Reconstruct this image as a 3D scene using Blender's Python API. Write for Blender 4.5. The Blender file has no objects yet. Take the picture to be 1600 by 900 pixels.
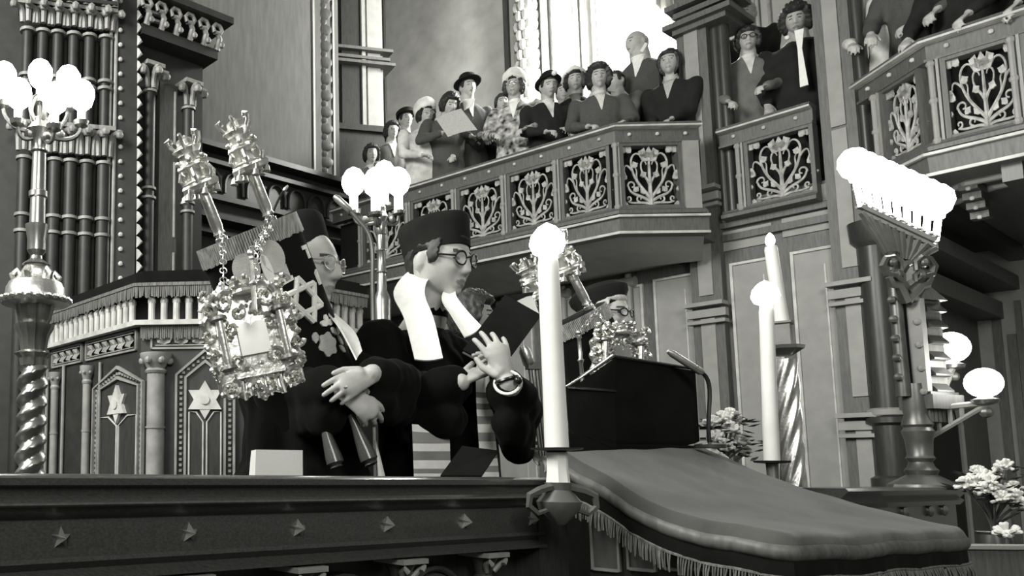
import bpy, bmesh, math, random
from mathutils import Vector, Matrix, noise as mnoise
from mathutils.bvhtree import BVHTree
from math import sin, cos, pi, radians, sqrt, atan2, exp
random.seed(7)
C = bpy.context.scene.collection
scene = bpy.context.scene

# ---------------------------------------------------------------- camera
FPX, PPX, PPY = 1300.0, 270.0, 590.0
PITCH, ROLL = radians(6.4), radians(0.6)
CAMZ = 1.6
cam_d = bpy.data.cameras.new('camera')
cam = bpy.data.objects.new('camera', cam_d); C.objects.link(cam)
CAMROT = Matrix.Rotation(pi/2 + PITCH, 3, 'X') @ Matrix.Rotation(ROLL, 3, 'Z')
cam.matrix_world = Matrix.Translation((0, 0, CAMZ)) @ CAMROT.to_4x4()
cam_d.sensor_fit = 'HORIZONTAL'; cam_d.sensor_width = 36
cam_d.lens = 36 * FPX / 1600
cam_d.shift_x = (800 - PPX) / 1600
cam_d.shift_y = (PPY - 450) / 1600
cam_d.clip_start = 0.05; cam_d.clip_end = 200
scene.camera = cam

# ---------------------------------------------------------------- world, lights, exposure
vs = scene.view_settings
vs.view_transform = 'Standard'; vs.look = 'None'; vs.gamma = 1; vs.use_curve_mapping = False
vs.exposure = 0.0
world = bpy.data.worlds.new('world'); scene.world = world; world.use_nodes = True
bg = world.node_tree.nodes['Background']
bg.inputs[0].default_value = (1, 1, .94, 1); bg.inputs[1].default_value = 0.16

def area(name, loc, target, size, power, sy=None):
    d = bpy.data.lights.new(name, 'AREA'); d.energy = power; d.size = size
    if sy: d.shape = 'RECTANGLE'; d.size_y = sy
    d.color = (1, 1, .95)
    o = bpy.data.objects.new(name, d); C.objects.link(o); o.location = loc
    o.rotation_euler = (Vector(target) - Vector(loc)).to_track_quat('-Z', 'Y').to_euler()
    return o
area('hall_fill_light', (0.2, -4.5, 5.2), (1.2, 3.0, 2.2), 2.4, 300)  # added soft fill from behind the camera, stands for no visible window
area('side_fill_light', (-4.2, 1.5, 6.5), (4.5, 7.0, 3.0), 3.0, 900)  # added fill that lifts the side wall and galleries, source unseen
area('gallery_window_light', (5.9, 9.6, 7.6), (2.6, 11.6, 5.4), 1.4, 820)

# ---------------------------------------------------------------- helpers
def ray(px, py):
    d = CAMROT @ Vector(((px - PPX) / FPX, -(py - PPY) / FPX, -1))
    return d / d.y
def at(px, py, Y):                      # point seen at that place of the picture, Y metres in front of the lens
    return Vector((0, 0, CAMZ)) + ray(px, py) * Y
def atz(px, py, z):
    r = ray(px, py); return Vector((0, 0, CAMZ)) + r * ((z - CAMZ) / r.z)
UX = Vector((sin(radians(56)), cos(radians(56)), 0))     # along the platform rail
VY = Vector((-UX.y, UX.x, 0))                            # into the hall
UP = Vector((0, 0, 1))

class Frame:
    "a vertical plane: s along it, z up, n out of it towards the viewer"
    def __init__(s, o, d):
        s.o = Vector((o[0], o[1], 0)); s.d = Vector((d[0], d[1], 0)).normalized()
        s.n = Vector((s.d.y, -s.d.x, 0))
        if s.n.dot(-s.o) < 0: s.n = -s.n
    def p(s, a, z, n=0): return s.o + s.d * a + s.n * n + UP * z
    def hit(s, px, py, n=0):
        r = ray(px, py); c = Vector((0, 0, CAMZ))
        o = s.o + s.n * n
        t = (o - c).dot(s.n) / r.dot(s.n); q = c + r * t
        return (q - s.o).dot(s.d), q.z

def _mat(name): 
    m = bpy.data.materials.new(name); m.use_nodes = True
    nt = m.node_tree; return m, nt, nt.nodes['Principled BSDF']
def mat(name, v, rough=.6, metal=0, var=.25, scale=9, bump=0, bscale=60, spec=.4, coat=0, sheen=0, stretch=None, detail=5):
    m, nt, b = _mat(name)
    tc = nt.nodes.new('ShaderNodeTexCoord'); no = nt.nodes.new('ShaderNodeTexNoise')
    no.inputs['Scale'].default_value = scale; no.inputs['Detail'].default_value = detail
    if stretch:
        mp = nt.nodes.new('ShaderNodeMapping'); mp.inputs['Scale'].default_value = stretch
        nt.links.new(tc.outputs['Object'], mp.inputs[0]); nt.links.new(mp.outputs[0], no.inputs[0])
    else: nt.links.new(tc.outputs['Object'], no.inputs[0])
    cr = nt.nodes.new('ShaderNodeValToRGB')
    lo, hi = v * (1 - var), min(1, v * (1 + var))
    cr.color_ramp.elements[0].color = (lo, lo, lo * .95, 1); cr.color_ramp.elements[1].color = (hi, hi, hi * .95, 1)
    cr.color_ramp.elements[0].position = .3; cr.color_ramp.elements[1].position = .7
    nt.links.new(no.outputs[0], cr.inputs[0]); nt.links.new(cr.outputs[0], b.inputs['Base Color'])
    b.inputs['Roughness'].default_value = rough; b.inputs['Metallic'].default_value = metal
    b.inputs['Specular IOR Level'].default_value = spec
    b.inputs['Coat Weight'].default_value = coat
    b.inputs['Sheen Weight'].default_value = sheen
    if bump:
        n2 = nt.nodes.new('ShaderNodeTexNoise'); n2.inputs['Scale'].default_value = bscale; n2.inputs['Detail'].default_value = 4
        bp = nt.nodes.new('ShaderNodeBump'); bp.inputs['Strength'].default_value = bump; bp.inputs['Distance'].default_value = .01
        nt.links.new(tc.outputs['Object'], n2.inputs[0]); nt.links.new(n2.outputs[0], bp.inputs['Height']); nt.links.new(bp.outputs[0], b.inputs['Normal'])
    return m
def emat(name, strength):
    m, nt, b = _mat(name)
    b.inputs['Base Color'].default_value = (.9, .9, .85, 1)
    b.inputs['Emission Color'].default_value = (1, 1, .94, 1); b.inputs['Emission Strength'].default_value = strength
    return m

M = dict(
    panel=mat('painted_panel', .27, .6, var=.08, bump=.05), stile=mat('stile_wood', .095, .5, stretch=(8, 8, 1)), trim=mat('pale_moulding', .46, .5),
    plaster=mat('wall_plaster', .52, .8, var=.18, scale=3, bump=.1), plaster_mid=mat('relief_plaster', .36, .8, var=.15), plaster_dark=mat('shade_and_stencil_plaster', .088, .85, var=.16, scale=6, bump=.1, stretch=(3, 3, .5)),  # darkest plaster carries the end wall's shade in its colour
    dark=mat('dark_wood', .035, .35, stretch=(10, 10, 1)), rail=mat('polished_dark_wood', .05, .3, var=.3, stretch=(2, 30, 30), coat=.3), black=mat('black_void', .008, .9),
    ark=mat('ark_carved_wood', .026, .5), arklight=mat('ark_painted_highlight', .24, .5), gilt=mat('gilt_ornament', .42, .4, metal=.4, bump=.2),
    silver=mat('silver', .8, .32, metal=.95, var=.15, scale=30, bump=.15, bscale=70), silver_dull=mat('dull_silver', .2, .4, metal=.8),  # second silver is simply darker and duller
    silver_plain=mat('smooth_silver', .62, .42, metal=.8, var=.08), brass=mat('brass', .34, .3, metal=.85, var=.3), bronze=mat('dark_bronze', .15, .38, metal=.55), vine=mat('vine_carving', .36, .6, var=.35, scale=20, bump=.2),
    robe=mat('black_robe_cloth', .005, .95, spec=.06, sheen=.015), velvet=mat('black_velvet', .007, .95, spec=.08, sheen=.02), cloth=mat('grey_table_velvet', .055, .9, sheen=.12, bump=.15, bscale=300),
    fringe=mat('silk_fringe', .28, .6, scale=120, var=.45, stretch=(1, 1, .1)), fringe_dark=mat('dull_fringe', .13, .7, scale=120, var=.5, stretch=(1, 1, .1)), white=mat('white_silk', .78, .7, var=.06, scale=40, bump=.05), wax=mat('candle_wax', .74, .5, var=.06),
    skin=mat('skin', .40, .5, var=.1, scale=25, bump=.04, bscale=200), lip=mat('lips', .2, .45), brow=mat('facial_hair', .05, .8), hair=mat('dark_hair', .022, .55, stretch=(20, 20, 3), var=.5), greyhair=mat('grey_hair', .36, .6, var=.3, stretch=(20, 20, 3)),
    felt=mat('black_felt', .014, .95, spec=.15), leather=mat('black_book_cover', .010, .75, spec=.12), paper=mat('page_paper', .62, .8, var=.12, scale=200, stretch=(1, 1, 30)),
    rim=mat('black_frame', .012, .25), embroidery=mat('white_embroidery', .8, .8, bump=.4, bscale=250), embro_grey=mat('grey_embroidery', .52, .8, bump=.5, bscale=250), stripe=mat('grey_stripe', .25, .8),
    flame=emat('flame', 18), bulb=emat('lit_bulb', 16), pane=emat('daylit_window_pane', 3.2), petal=mat('white_petals', .7, .7, var=.15), leaf=mat('leaf', .06, .6, var=.4),
    coat_white=mat('pale_coat', .58, .85, bump=.2, bscale=30), coat_black=mat('black_coat', .010, .9), coat_grey=mat('grey_coat', .065, .9, var=.12, scale=60), coat_mid=mat('mid_grey_coat', .13, .9, var=.2), coat_print=mat('printed_blouse', .3, .9, var=.95, scale=18, detail=1), hat_white=mat('white_hat', .72, .8, bump=.4, bscale=90), news=mat('newsprint', .42, .85, var=.3, scale=160))
_g, _nt, _b = _mat('spectacle_glass'); _b.inputs['Base Color'].default_value = (1, 1, 1, 1); _b.inputs['Roughness'].default_value = .03; _b.inputs['Transmission Weight'].default_value = .9; _b.inputs['IOR'].default_value = 1.25; M['glass'] = _g

class MB:
    "collects shapes, then links them as one mesh object"
    def __init__(s): s.v = []; s.f = []; s.mi = []; s.cur = 0
    def add(s, vs, fs, T=None):
        b = len(s.v)
        s.v += [tuple(T @ Vector(v)) if T is not None else tuple(v) for v in vs]
        s.f += [tuple(b + i for i in f) for f in fs]; s.mi += [s.cur] * len(fs); return s
    def hexa(s, c):                     # eight corners: bottom ring then top ring
        return s.add(c, [(3, 2, 1, 0), (4, 5, 6, 7), (0, 1, 5, 4), (1, 2, 6, 5), (2, 3, 7, 6), (3, 0, 4, 7)])
    def fbox(s, F, s0, s1, z0, z1, n0, n1):
        return s.hexa([F.p(s0, z0, n0), F.p(s1, z0, n0), F.p(s1, z0, n1), F.p(s0, z0, n1), F.p(s0, z1, n0), F.p(s1, z1, n0), F.p(s1, z1, n1), F.p(s0, z1, n1)])
    def box(s, c, d, T=None):
        x, y, z = c; a, b, e = d[0] / 2, d[1] / 2, d[2] / 2
        q = [Vector((x + i * a, y + j * b, z + k * e)) for k in (-1, 1) for i, j in ((-1, -1), (1, -1), (1, 1), (-1, 1))]
        if T is not None: q = [T @ p for p in q]
        return s.hexa(q)
    def prism(s, lo, hi):               # two matching rings of points
        n = len(lo)
        return s.add(list(lo) + list(hi), [tuple(range(n))[::-1], tuple(range(n, 2 * n))] + [(i, (i + 1) % n, n + (i + 1) % n, n + i) for i in range(n)])
    def fprism(s, F, pts, n0, n1): return s.prism([F.p(a, z, n0) for a, z in pts], [F.p(a, z, n1) for a, z in pts])
    def loft(s, rings, cap=True, T=None):
        n = len(rings[0]); vs = [p for r in rings for p in r]; fs = []
        for k in range(len(rings) - 1):
            for i in range(n): fs.append((k * n + i, k * n + (i + 1) % n, (k + 1) * n + (i + 1) % n, (k + 1) * n + i))
        if cap: fs += [tuple(range(n))[::-1], tuple(range((len(rings) - 1) * n, len(rings) * n))]
        return s.add(vs, fs, T)
    def tube(s, pts, r, n=8, r2=None, flat=None):
        pts = [Vector(p) for p in pts]; m = len(pts)
        if m < 2: return s
        rad = r if isinstance(r, (list, tuple)) else [r + ((r2 if r2 is not None else r) - r) * i / (m - 1) for i in range(m)]
        t0 = (pts[1] - pts[0]).normalized(); a = t0.orthogonal().normalized(); rings = []
        if flat is not None: a = (Vector(flat) - t0 * Vector(flat).dot(t0)).normalized()
        for i in range(m):
            t = (pts[min(i + 1, m - 1)] - pts[max(i - 1, 0)]).normalized()
            a = a - t * a.dot(t)
            a = a.normalized() if a.length > 1e-6 else t.orthogonal().normalized()
            b = t.cross(a)
            rings.append([pts[i] + (a * cos(2 * pi * k / n) + b * sin(2 * pi * k / n)) * rad[i] for k in range(n)])
        return s.loft(rings)
    def lathe(s, prof, T=None, n=24, sx=1, sy=1, wob=None):
        rings = []
        for r, z in prof:
            rings.append([Vector((max(r, 1e-4) * (1 + (wob(k / n, z) if wob else 0)) * cos(2 * pi * k / n) * sx, max(r, 1e-4) * (1 + (wob(k / n, z) if wob else 0)) * sin(2 * pi * k / n) * sy, z)) for k in range(n)])
        return s.loft(rings, True, T)
    def ball(s, c, r, n=12, T=None):
        rr = r if isinstance(r, (tuple, list)) else (r, r, r); m = max(4, n // 2 + 1)
        rings = [[Vector((c[0] + rr[0] * sin(pi * (j + .02) / (m + .04)) * cos(2 * pi * k / n), c[1] + rr[1] * sin(pi * (j + .02) / (m + .04)) * sin(2 * pi * k / n), c[2] - rr[2] * cos(pi * (j + .02) / (m + .04)))) for k in range(n)] for j in range(m + 1)]
        return s.loft(rings, True, T)
    def capsule(s, a, b, ra, rb, n=12, sq=None):   # tapered limb; sq = (axis, factor) flattens it
        a, b = Vector(a), Vector(b); t = (b - a); L = t.length
        t = t / L if L > 1e-6 else UP; x = t.orthogonal().normalized()
        if sq is not None:
            x = Vector(sq[0]); x = (x - t * x.dot(t)).normalized()
        y = t.cross(x); k1 = sq[1] if sq else 1
        prof = [(-ra * cos(q), ra * sin(q)) for q in (.05, .5, 1.0)] + [(0, ra), (L, rb)] + [(L + rb * sin(q), rb * cos(q)) for q in (.57, 1.07, 1.52)]
        return s.loft([[a + t * h + (x * cos(2 * pi * k / n) * k1 + y * sin(2 * pi * k / n)) * r for k in range(n)] for h, r in prof])
    def mesh(s, name, mats, smooth=35):
        me = bpy.data.meshes.new(name); me.from_pydata(s.v, [], s.f)
        for m in (mats if isinstance(mats, (list, tuple)) else [mats]): me.materials.append(M[m] if isinstance(m, str) else m)
        if len(me.materials) > 1: me.polygons.foreach_set('material_index', s.mi)
        bm = bmesh.new(); bm.from_mesh(me); bmesh.ops.recalc_face_normals(bm, faces=bm.faces); bm.to_mesh(me); bm.free()
        if smooth:
            me.polygons.foreach_set('use_smooth', [True] * len(me.polygons)); me.set_sharp_from_angle(angle=radians(smooth))
        me.update(); return me
    def build(s, name, mats, parent=None, smooth=35, label=None, **kw):
        return link(name, s.mesh(name, mats, smooth), parent, label, **kw)
def link(name, me, parent=None, label=None, cat=None, group=None, kind=None, base=None):
    o = bpy.data.objects.new(name, me); C.objects.link(o)
    if parent is not None:
        o.parent = parent
        r = parent
        while r.parent is not None: r = r.parent
        o.matrix_parent_inverse = Matrix.Identity(4) if parent is not r else Matrix.Translation(-r.location)
    elif kind != 'structure' and len(me.vertices):
        vs = [v.co for v in me.vertices]; z = min(v.z for v in vs)
        c = Vector((sum(v.x for v in vs) / len(vs), sum(v.y for v in vs) / len(vs), z))
        me.transform(Matrix.Translation(-c)); o.location = c
    return tag(o, label, cat, group, kind)
def tag(o, label=None, cat=None, group=None, kind=None):
    for k, v in (('label', label), ('category', cat), ('group', group), ('kind', kind)):
        if v: o[k] = v
    return o
def thing(name, loc, label, cat, group=None):
    o = bpy.data.objects.new(name, None); C.objects.link(o); o.location = loc; o.empty_display_size = .05
    return tag(o, label, cat, group)
def kids(o): return [c for c in bpy.data.objects if c.parent == o]
def copy_tree(o, loc=None, parent=None, label=None):
    c = o.copy(); C.objects.link(c)
    if parent is not None: c.parent = parent
    if loc is not None: c.location = loc
    if label: c['label'] = label
    for ch in kids(o): copy_tree(ch, None, c)
    return c
def lerp(a, b, t): return a + (b - a) * t
def bez(p0, p1, p2, p3, n=10):
    p0, p1, p2, p3 = map(Vector, (p0, p1, p2, p3)); r = []
    for i in range(n + 1):
        t = i / n; u = 1 - t; r.append(p0 * u**3 + p1 * 3 * u * u * t + p2 * 3 * u * t * t + p3 * t**3)
    return r
def spiral(c, r0, turns, a0, n=16, sg=1, shrink=.25):   # in the x-z plane
    return [Vector((c[0] + r0 * (1 - (1 - shrink) * i / n) * cos(a0 + sg * turns * 2 * pi * i / n), 0, c[1] + r0 * (1 - (1 - shrink) * i / n) * sin(a0 + sg * turns * 2 * pi * i / n))) for i in range(n + 1)]
# ================================================================ the setting
def struct(name, mb, m, parent=None, smooth=35): 
    return mb.build(name, m, parent, smooth, kind='structure' if parent is None else None)
W = Frame(at(1110, 400, 7.4).xy, (-VY).xy)               # panelled side wall; s grows to the right / nearer
OUT = Frame((Vector((*at(1110, 400, 7.4).xy, 0)) - W.n * 2.7).xy, (-VY).xy)   # outer wall behind the galleries
ZT = 4.7                                                 # top of the gallery rails
def sw(F, x, y): return F.hit(x, y)[0]
def zw(F, x, y): return F.hit(x, y)[1]

mb = MB(); mb.box((0, 5, -.05), (40, 34, .1)); struct('floor', mb, 'dark', smooth=0)
RAILF = Frame(at(812, 770, 2.3).xy, UX.xy)               # platform rail line
_pf = MB(); _a = RAILF.p(-3.2, 0, -.03); _b = RAILF.p(2.6, 0, -.03)
_pf.prism([Vector((q.x, q.y, .0)) for q in (_a, _b, _b + VY * 2.7, _a + VY * 6)], [Vector((q.x, q.y, .82)) for q in (_a, _b, _b + VY * 2.7, _a + VY * 6)])
struct('floor_middle', _pf, 'dark', smooth=0)

# ---- side wall with panels
sA, sB = sw(W, 560, 400), sw(W, 1402, 500)
ZL = zw(W, 1125, 320)                                    # gallery floor ledge height on this wall
mb = MB(); mb.fbox(W, sA, sB, 0, ZL, -.3, 0)
wall = struct('wall_right', mb, 'stile', smooth=0)
def panel(F, parent, x0, y0, x1, y1, zb=None, yb=None, lines=(.8,), n=0.0, mt='panel', fw=.022, nm='panel'):
    s0, z0 = F.hit(x0, y0); s1, z1 = F.hit(x1, y1); zt = (z0 + z1) / 2
    if zb is None: zb = zw(F, x0, yb)
    m = MB(); m.fbox(F, s0, s1, zb, zt, n - .01, n + .012)
    o = struct(nm, m, mt, parent, 0)
    m = MB()
    for a, b, c, d in ((s0 - fw, s0, zb - fw, zt + fw), (s1, s1 + fw, zb - fw, zt + fw), (s0, s1, zt, zt + fw), (s0, s1, zb - fw, zb)): m.fbox(F, a, b, c, d, n - .01, n + .03)
    for t in lines:
        q = lerp(s0, s1, t); m.fbox(F, q - .006, q + .006, zb + .12, zt - .12, n, n + .02)  # pale strip paints in a reflection on the panel face
    struct('moulding_and_reflection', m, 'trim', o, 0)
    return o
panel(W, wall, 980, 452, 1002, 448, zb=.9, lines=())
panel(W, wall, 1026, 441, 1082, 430, zb=.9)
panel(W, wall, 1146, 417, 1212, 403, zb=.9, lines=(.72,))
panel(W, wall, 1241, 399, 1300, 387, zb=.9)
panel(W, wall, 770, 490, 830, 478, zb=.9)
panel(W, wall, 880, 470, 945, 458, zb=.9)
panel(W, wall, 640, 520, 720, 502, zb=.9)
for (x0, y0, x1, y1, yb) in ((1124, 366, 1206, 347, 395), (1222, 344, 1312, 322, 372), (1124, 327, 1314, 280, 350)):
    m = MB(); s0, z0 = W.hit(x0, y0); s1, z1 = W.hit(x1, y1); zb = zw(W, x0, yb); m.fbox(W, s0, s1, zb, (z0 + z1) / 2, -.01, .015); struct('frieze_panel', m, 'panel', wall, 0)
m = MB()                                                 # ledge across the wall
s0, s1 = sw(W, 1010, 380), sw(W, 1322, 330); zl = zw(W, 1124, 357)
m.fbox(W, s0, s1, zl - .025, zl + .025, 0, .06); struct('trim_ledge', m, 'stile', wall, 0)

def pilaster(x0l, x1l, ytop, name, shaft, ledges, depth=.09, ztop=7.6):
    "a stile with pale strips and moulded ledges between them"
    s0, s1 = sw(W, x0l[0], x0l[1]), sw(W, x1l[0], x1l[1])
    m = MB(); m.fbox(W, s0 - .07, s1 + .07, 0, ztop, -.28, depth); o = struct(name, m, 'stile', None, 0)
    for (ya, yb) in shaft:
        m = MB(); m.fbox(W, s0, s1, zw(W, x0l[0], yb), zw(W, x0l[0], ya), depth - .01, depth + .015); struct('pilaster_strip', m, 'panel', o, 0)
    m = MB()
    for y in ledges:
        z = zw(W, x0l[0], y)
        for dz, t, n in ((0, .035, .10), (-.06, .07, .04), (-.16, .03, .06)):
            m.fbox(W, s0 - .1, s1 + .1, z + dz - t, z + dz, depth - .02, depth + n)
    struct('pilaster_ledge', m, 'panel', o, 0)
    return o
p1o = pilaster((1097, 400), (1119, 400), 0, 'pillar', [(20, 300), (335, 466), (502, 650), (690, 760)], [300, 478, 662])
p2o = pilaster((1322, 400), (1346, 400), 0, 'pillar', [(-60, 200), (205, 422), (470, 622), (672, 760)], [444, 648])
m = MB(); s0, s1 = sw(W, 1362, 370), sw(W, 1378, 370); m.fbox(W, s0, s1, zw(W, 1362, 412), zw(W, 1362, 330), 0, .06); struct('pilaster_strip', m, 'panel', p2o, 0)
# capital of the first pilaster and dark clustered shafts beside it
m = MB(); s0, s1 = sw(W, 1072, 30), sw(W, 1100, 30)
for y, e in ((0, .02), (10, .10), (22, .05), (40, .12), (48, .06)):
    z = zw(W, 1085, y); m.fbox(W, s0 - e, s1 + .18 + e, z - .05, z, -.3, .10 + e)
struct('pilaster_capital', m, 'stile', p1o, 0)
m = MB()
for x in (1120, 1131): 
    m = MB(); s = sw(W, x, 120); m.tube([W.p(s, 3.9, -.02), W.p(s, 7.2, -.02)], .055, 12); struct('clustered_shaft', m, 'dark', p1o)
for x in (1331, 1343):
    m = MB(); s = sw(W, x, 60); m.tube([W.p(s, 3.9, .03), W.p(s, 7.2, .03)], .05, 12); struct('clustered_shaft', m, 'dark', p2o)
# corner column of dark wood with pale ring
m = MB(); s = sw(W, 1388, 600)
c = W.p(s, 0, .08); m.lathe([(.10, 0), (.10, 1.5), (.13, 1.52), (.13, 1.6), (.1, 1.62), (.1, 2.0), (.135, 2.02), (.135, 2.06), (.10, 2.08), (.10, 3.4), (.14, 3.45), (.15, 3.6)], Matrix.Translation(c), 20)
struct('corner_column', m, 'dark', wall)
m = MB(); zc = zw(W, 1388, 642); m.lathe([(.09, zc - .05), (.125, zc - .04), (.13, zc), (.09, zc + .02)], Matrix.Translation(c), 20); struct('column_ring', m, 'panel', wall)

# ---- recess beyond the corner, under the third gallery
CN = W.p(sB, 0)
R2 = Frame(CN.xy, UX.xy)
m = MB(); m.fbox(R2, 0, 5.2, 0, 3.6, -.2, 0); wr = struct('wall_inner', m, 'stile', smooth=0)
m = MB(); m.fbox(R2, .25, 1.25, .8, zw(R2, 1500, 640), -.02, .006); struct('door_1', m, 'black', wr, 0)
m = MB()
z = zw(R2, 1500, 640)
m.tube([R2.p(1.3, .8, .02), R2.p(1.3, z - .14, .02), R2.p(1.18, z + .04, .02), R2.p(.25, z + .04, .02)], .02, 6)
struct('door_frame', m, 'panel', wr, 0)
FW = Frame((CN + UX * 2.2).xy, (-VY).xy)                 # far side of the passage
m = MB(); m.fbox(FW, -.1, 6, 0, 3.7, -.2, 0); wf = struct('wall_far', m, 'panel', smooth=0)
for (x0, x1) in ((1552, 1566), (1590, 1600)):
    m = MB(); a, b = sw(FW, x0, 520), sw(FW, x1, 520); m.fbox(FW, a, b, .9, 3.2, -.01, .02); struct('trim_post', m, 'stile', wf, 0)
m = MB(); a, b = sw(FW, 1574, 520), sw(FW, 1588, 520); m.fbox(FW, a, b, 1.2, 2.9, -.01, .02); struct('passage_panel', m, 'stile', wf, 0)
m = MB(); m.fbox(R2, -.1, 5.2, 3.05, 3.2, .0, .18); m.fbox(R2, -.1, 5.2, 3.3, 3.42, .0, .3); struct('trim_recess', m, 'stile', wr, 0)

# ---- galleries
def offs(pts, F_n):
    "plan points moved outwards by n with mitred corners"
    res = []
    n = len(pts); nor = []
    for i in range(n - 1):
        d = (pts[i + 1] - pts[i]).normalized(); nn = Vector((d.y, -d.x)); nor.append(nn)
    for i in range(n):
        a = nor[max(i - 1, 0)]; b = nor[min(i, n - 2)]; m = (a + b)
        m = m / m.dot(a); res.append(pts[i] + m * F_n)
    return res
def sweep(mb, plan, prof):
    rings = []
    cols = [offs(plan, n) for n, z in prof]
    for i in range(len(plan)): rings.append([Vector((cols[k][i].x, cols[k][i].y, prof[k][1])) for k in range(len(prof))])
    return mb.loft(rings)
def vine_mesh():
    "pierced carving of a branching vine, in a unit square"
    m = MB()
    def st(pts, r=.022, r2=.014): m.tube(pts, r * 1.3, 6, r2 * 1.3)
    def leaf(x, z, a, l, w):
        l *= 1.25; w *= 1.3; d = Vector((cos(a), 0, sin(a))); e = Vector((-sin(a), 0, cos(a))); c = Vector((x, 0, z))
        ring = [c + d * l * t + e * w * sg_ * sin(pi * t ** .75) * (1 + .25 * cos(t * 12)) for sg_, t in [(1, k / 6) for k in range(7)] + [(-1, k / 6) for k in range(5, 0, -1)]]
        m.prism([p + Vector((0, -.02, 0)) for p in ring], [p + Vector((0, .012, 0)) for p in ring])
    st([(0, 0, .0), (0, 0, .3), (0, 0, .62), (0, 0, .8)], .032, .014)
    for sg in (-1, 1):
        def X(L): return [Vector((p[0] * sg, 0, p[2])) for p in L]
        st(X(bez((0, 0, .12), (.12, 0, .3), (.30, 0, .42), (.33, 0, .72), 10)), .024, .014)     # tall branch
        st(X(bez((.33, 0, .72), (.33, 0, .9), (.18, 0, .95), (.14, 0, .82), 8)), .015, .01)
        st(X(bez((.31, 0, .6), (.40, 0, .72), (.46, 0, .72), (.46, 0, .6), 7)), .015, .009)
        st(X(bez((0, 0, .33), (.03, 0, .5), (.16, 0, .52), (.15, 0, .7), 8)), .02, .01)
        st(X(bez((.15, 0, .7), (.13, 0, .8), (.06, 0, .78), (.05, 0, .7), 6)), .012, .008)
        st(X(bez((0, 0, .06), (.18, 0, .22), (.36, 0, .16), (.40, 0, .34), 10)), .022, .013)     # middle scroll
        st(X(spiral((.33, .35), .08, .8, -.2, 14, 1, .3)), .014, .009)
        st(X(bez((0, 0, .02), (.14, 0, .10), (.28, 0, .02), (.42, 0, .08), 9)), .02, .011)       # bottom scroll
        st(X(spiral((.2, .13), .06, .9, -1.6, 14, 1, .3)), .014, .009)
        st(X(spiral((.40, .13), .05, .9, -1.6, 12, -1, .3)), .013, .009)
        st(X(bez((.2, 0, .38), (.28, 0, .5), (.2, 0, .58), (.25, 0, .64), 7)), .014, .008)
        for x, z, a, l, w in ((.14, .82, 1.9, .14, .05), (.33, .9, .9, .14, .05), (.46, .6, -.9, .13, .045), (.42, .46, .6, .12, .045), (.47, .28, .2, .1, .04), (.25, .64, 1.2, .1, .045), (.09, .48, 1.1, .1, .04), (.3, .24, 2.3, .1, .035), (.1, .2, .9, .1, .03), (.44, .9, 1.0, .12, .05), (.42, .02, .3, .1, .03)):
            leaf(x * sg, z, a if sg > 0 else pi - a, l, w)
    for a in (.5, 1.05, pi / 2, 2.1, 2.64): leaf(0, .77, a, .2 if abs(a - pi / 2) < .1 else .16, .045)
    m.ball((0, 0, .79), .035, 8)
    return m
VINE = vine_mesh()
def carving(F, s0, s1, z0, z1, n, parent):
    m = MB(); w, h = (s1 - s0), (z1 - z0)
    m.v = [tuple(F.p((s0 + s1) / 2 + v[0] * w, z0 + v[2] * h, n - v[1] * .5)) for v in VINE.v]; m.f = list(VINE.f); m.mi = list(VINE.mi)
    return m.build('vine_carving', 'vine', parent)
PZ0, PZ1 = ZT - .74, ZT - .2
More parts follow.
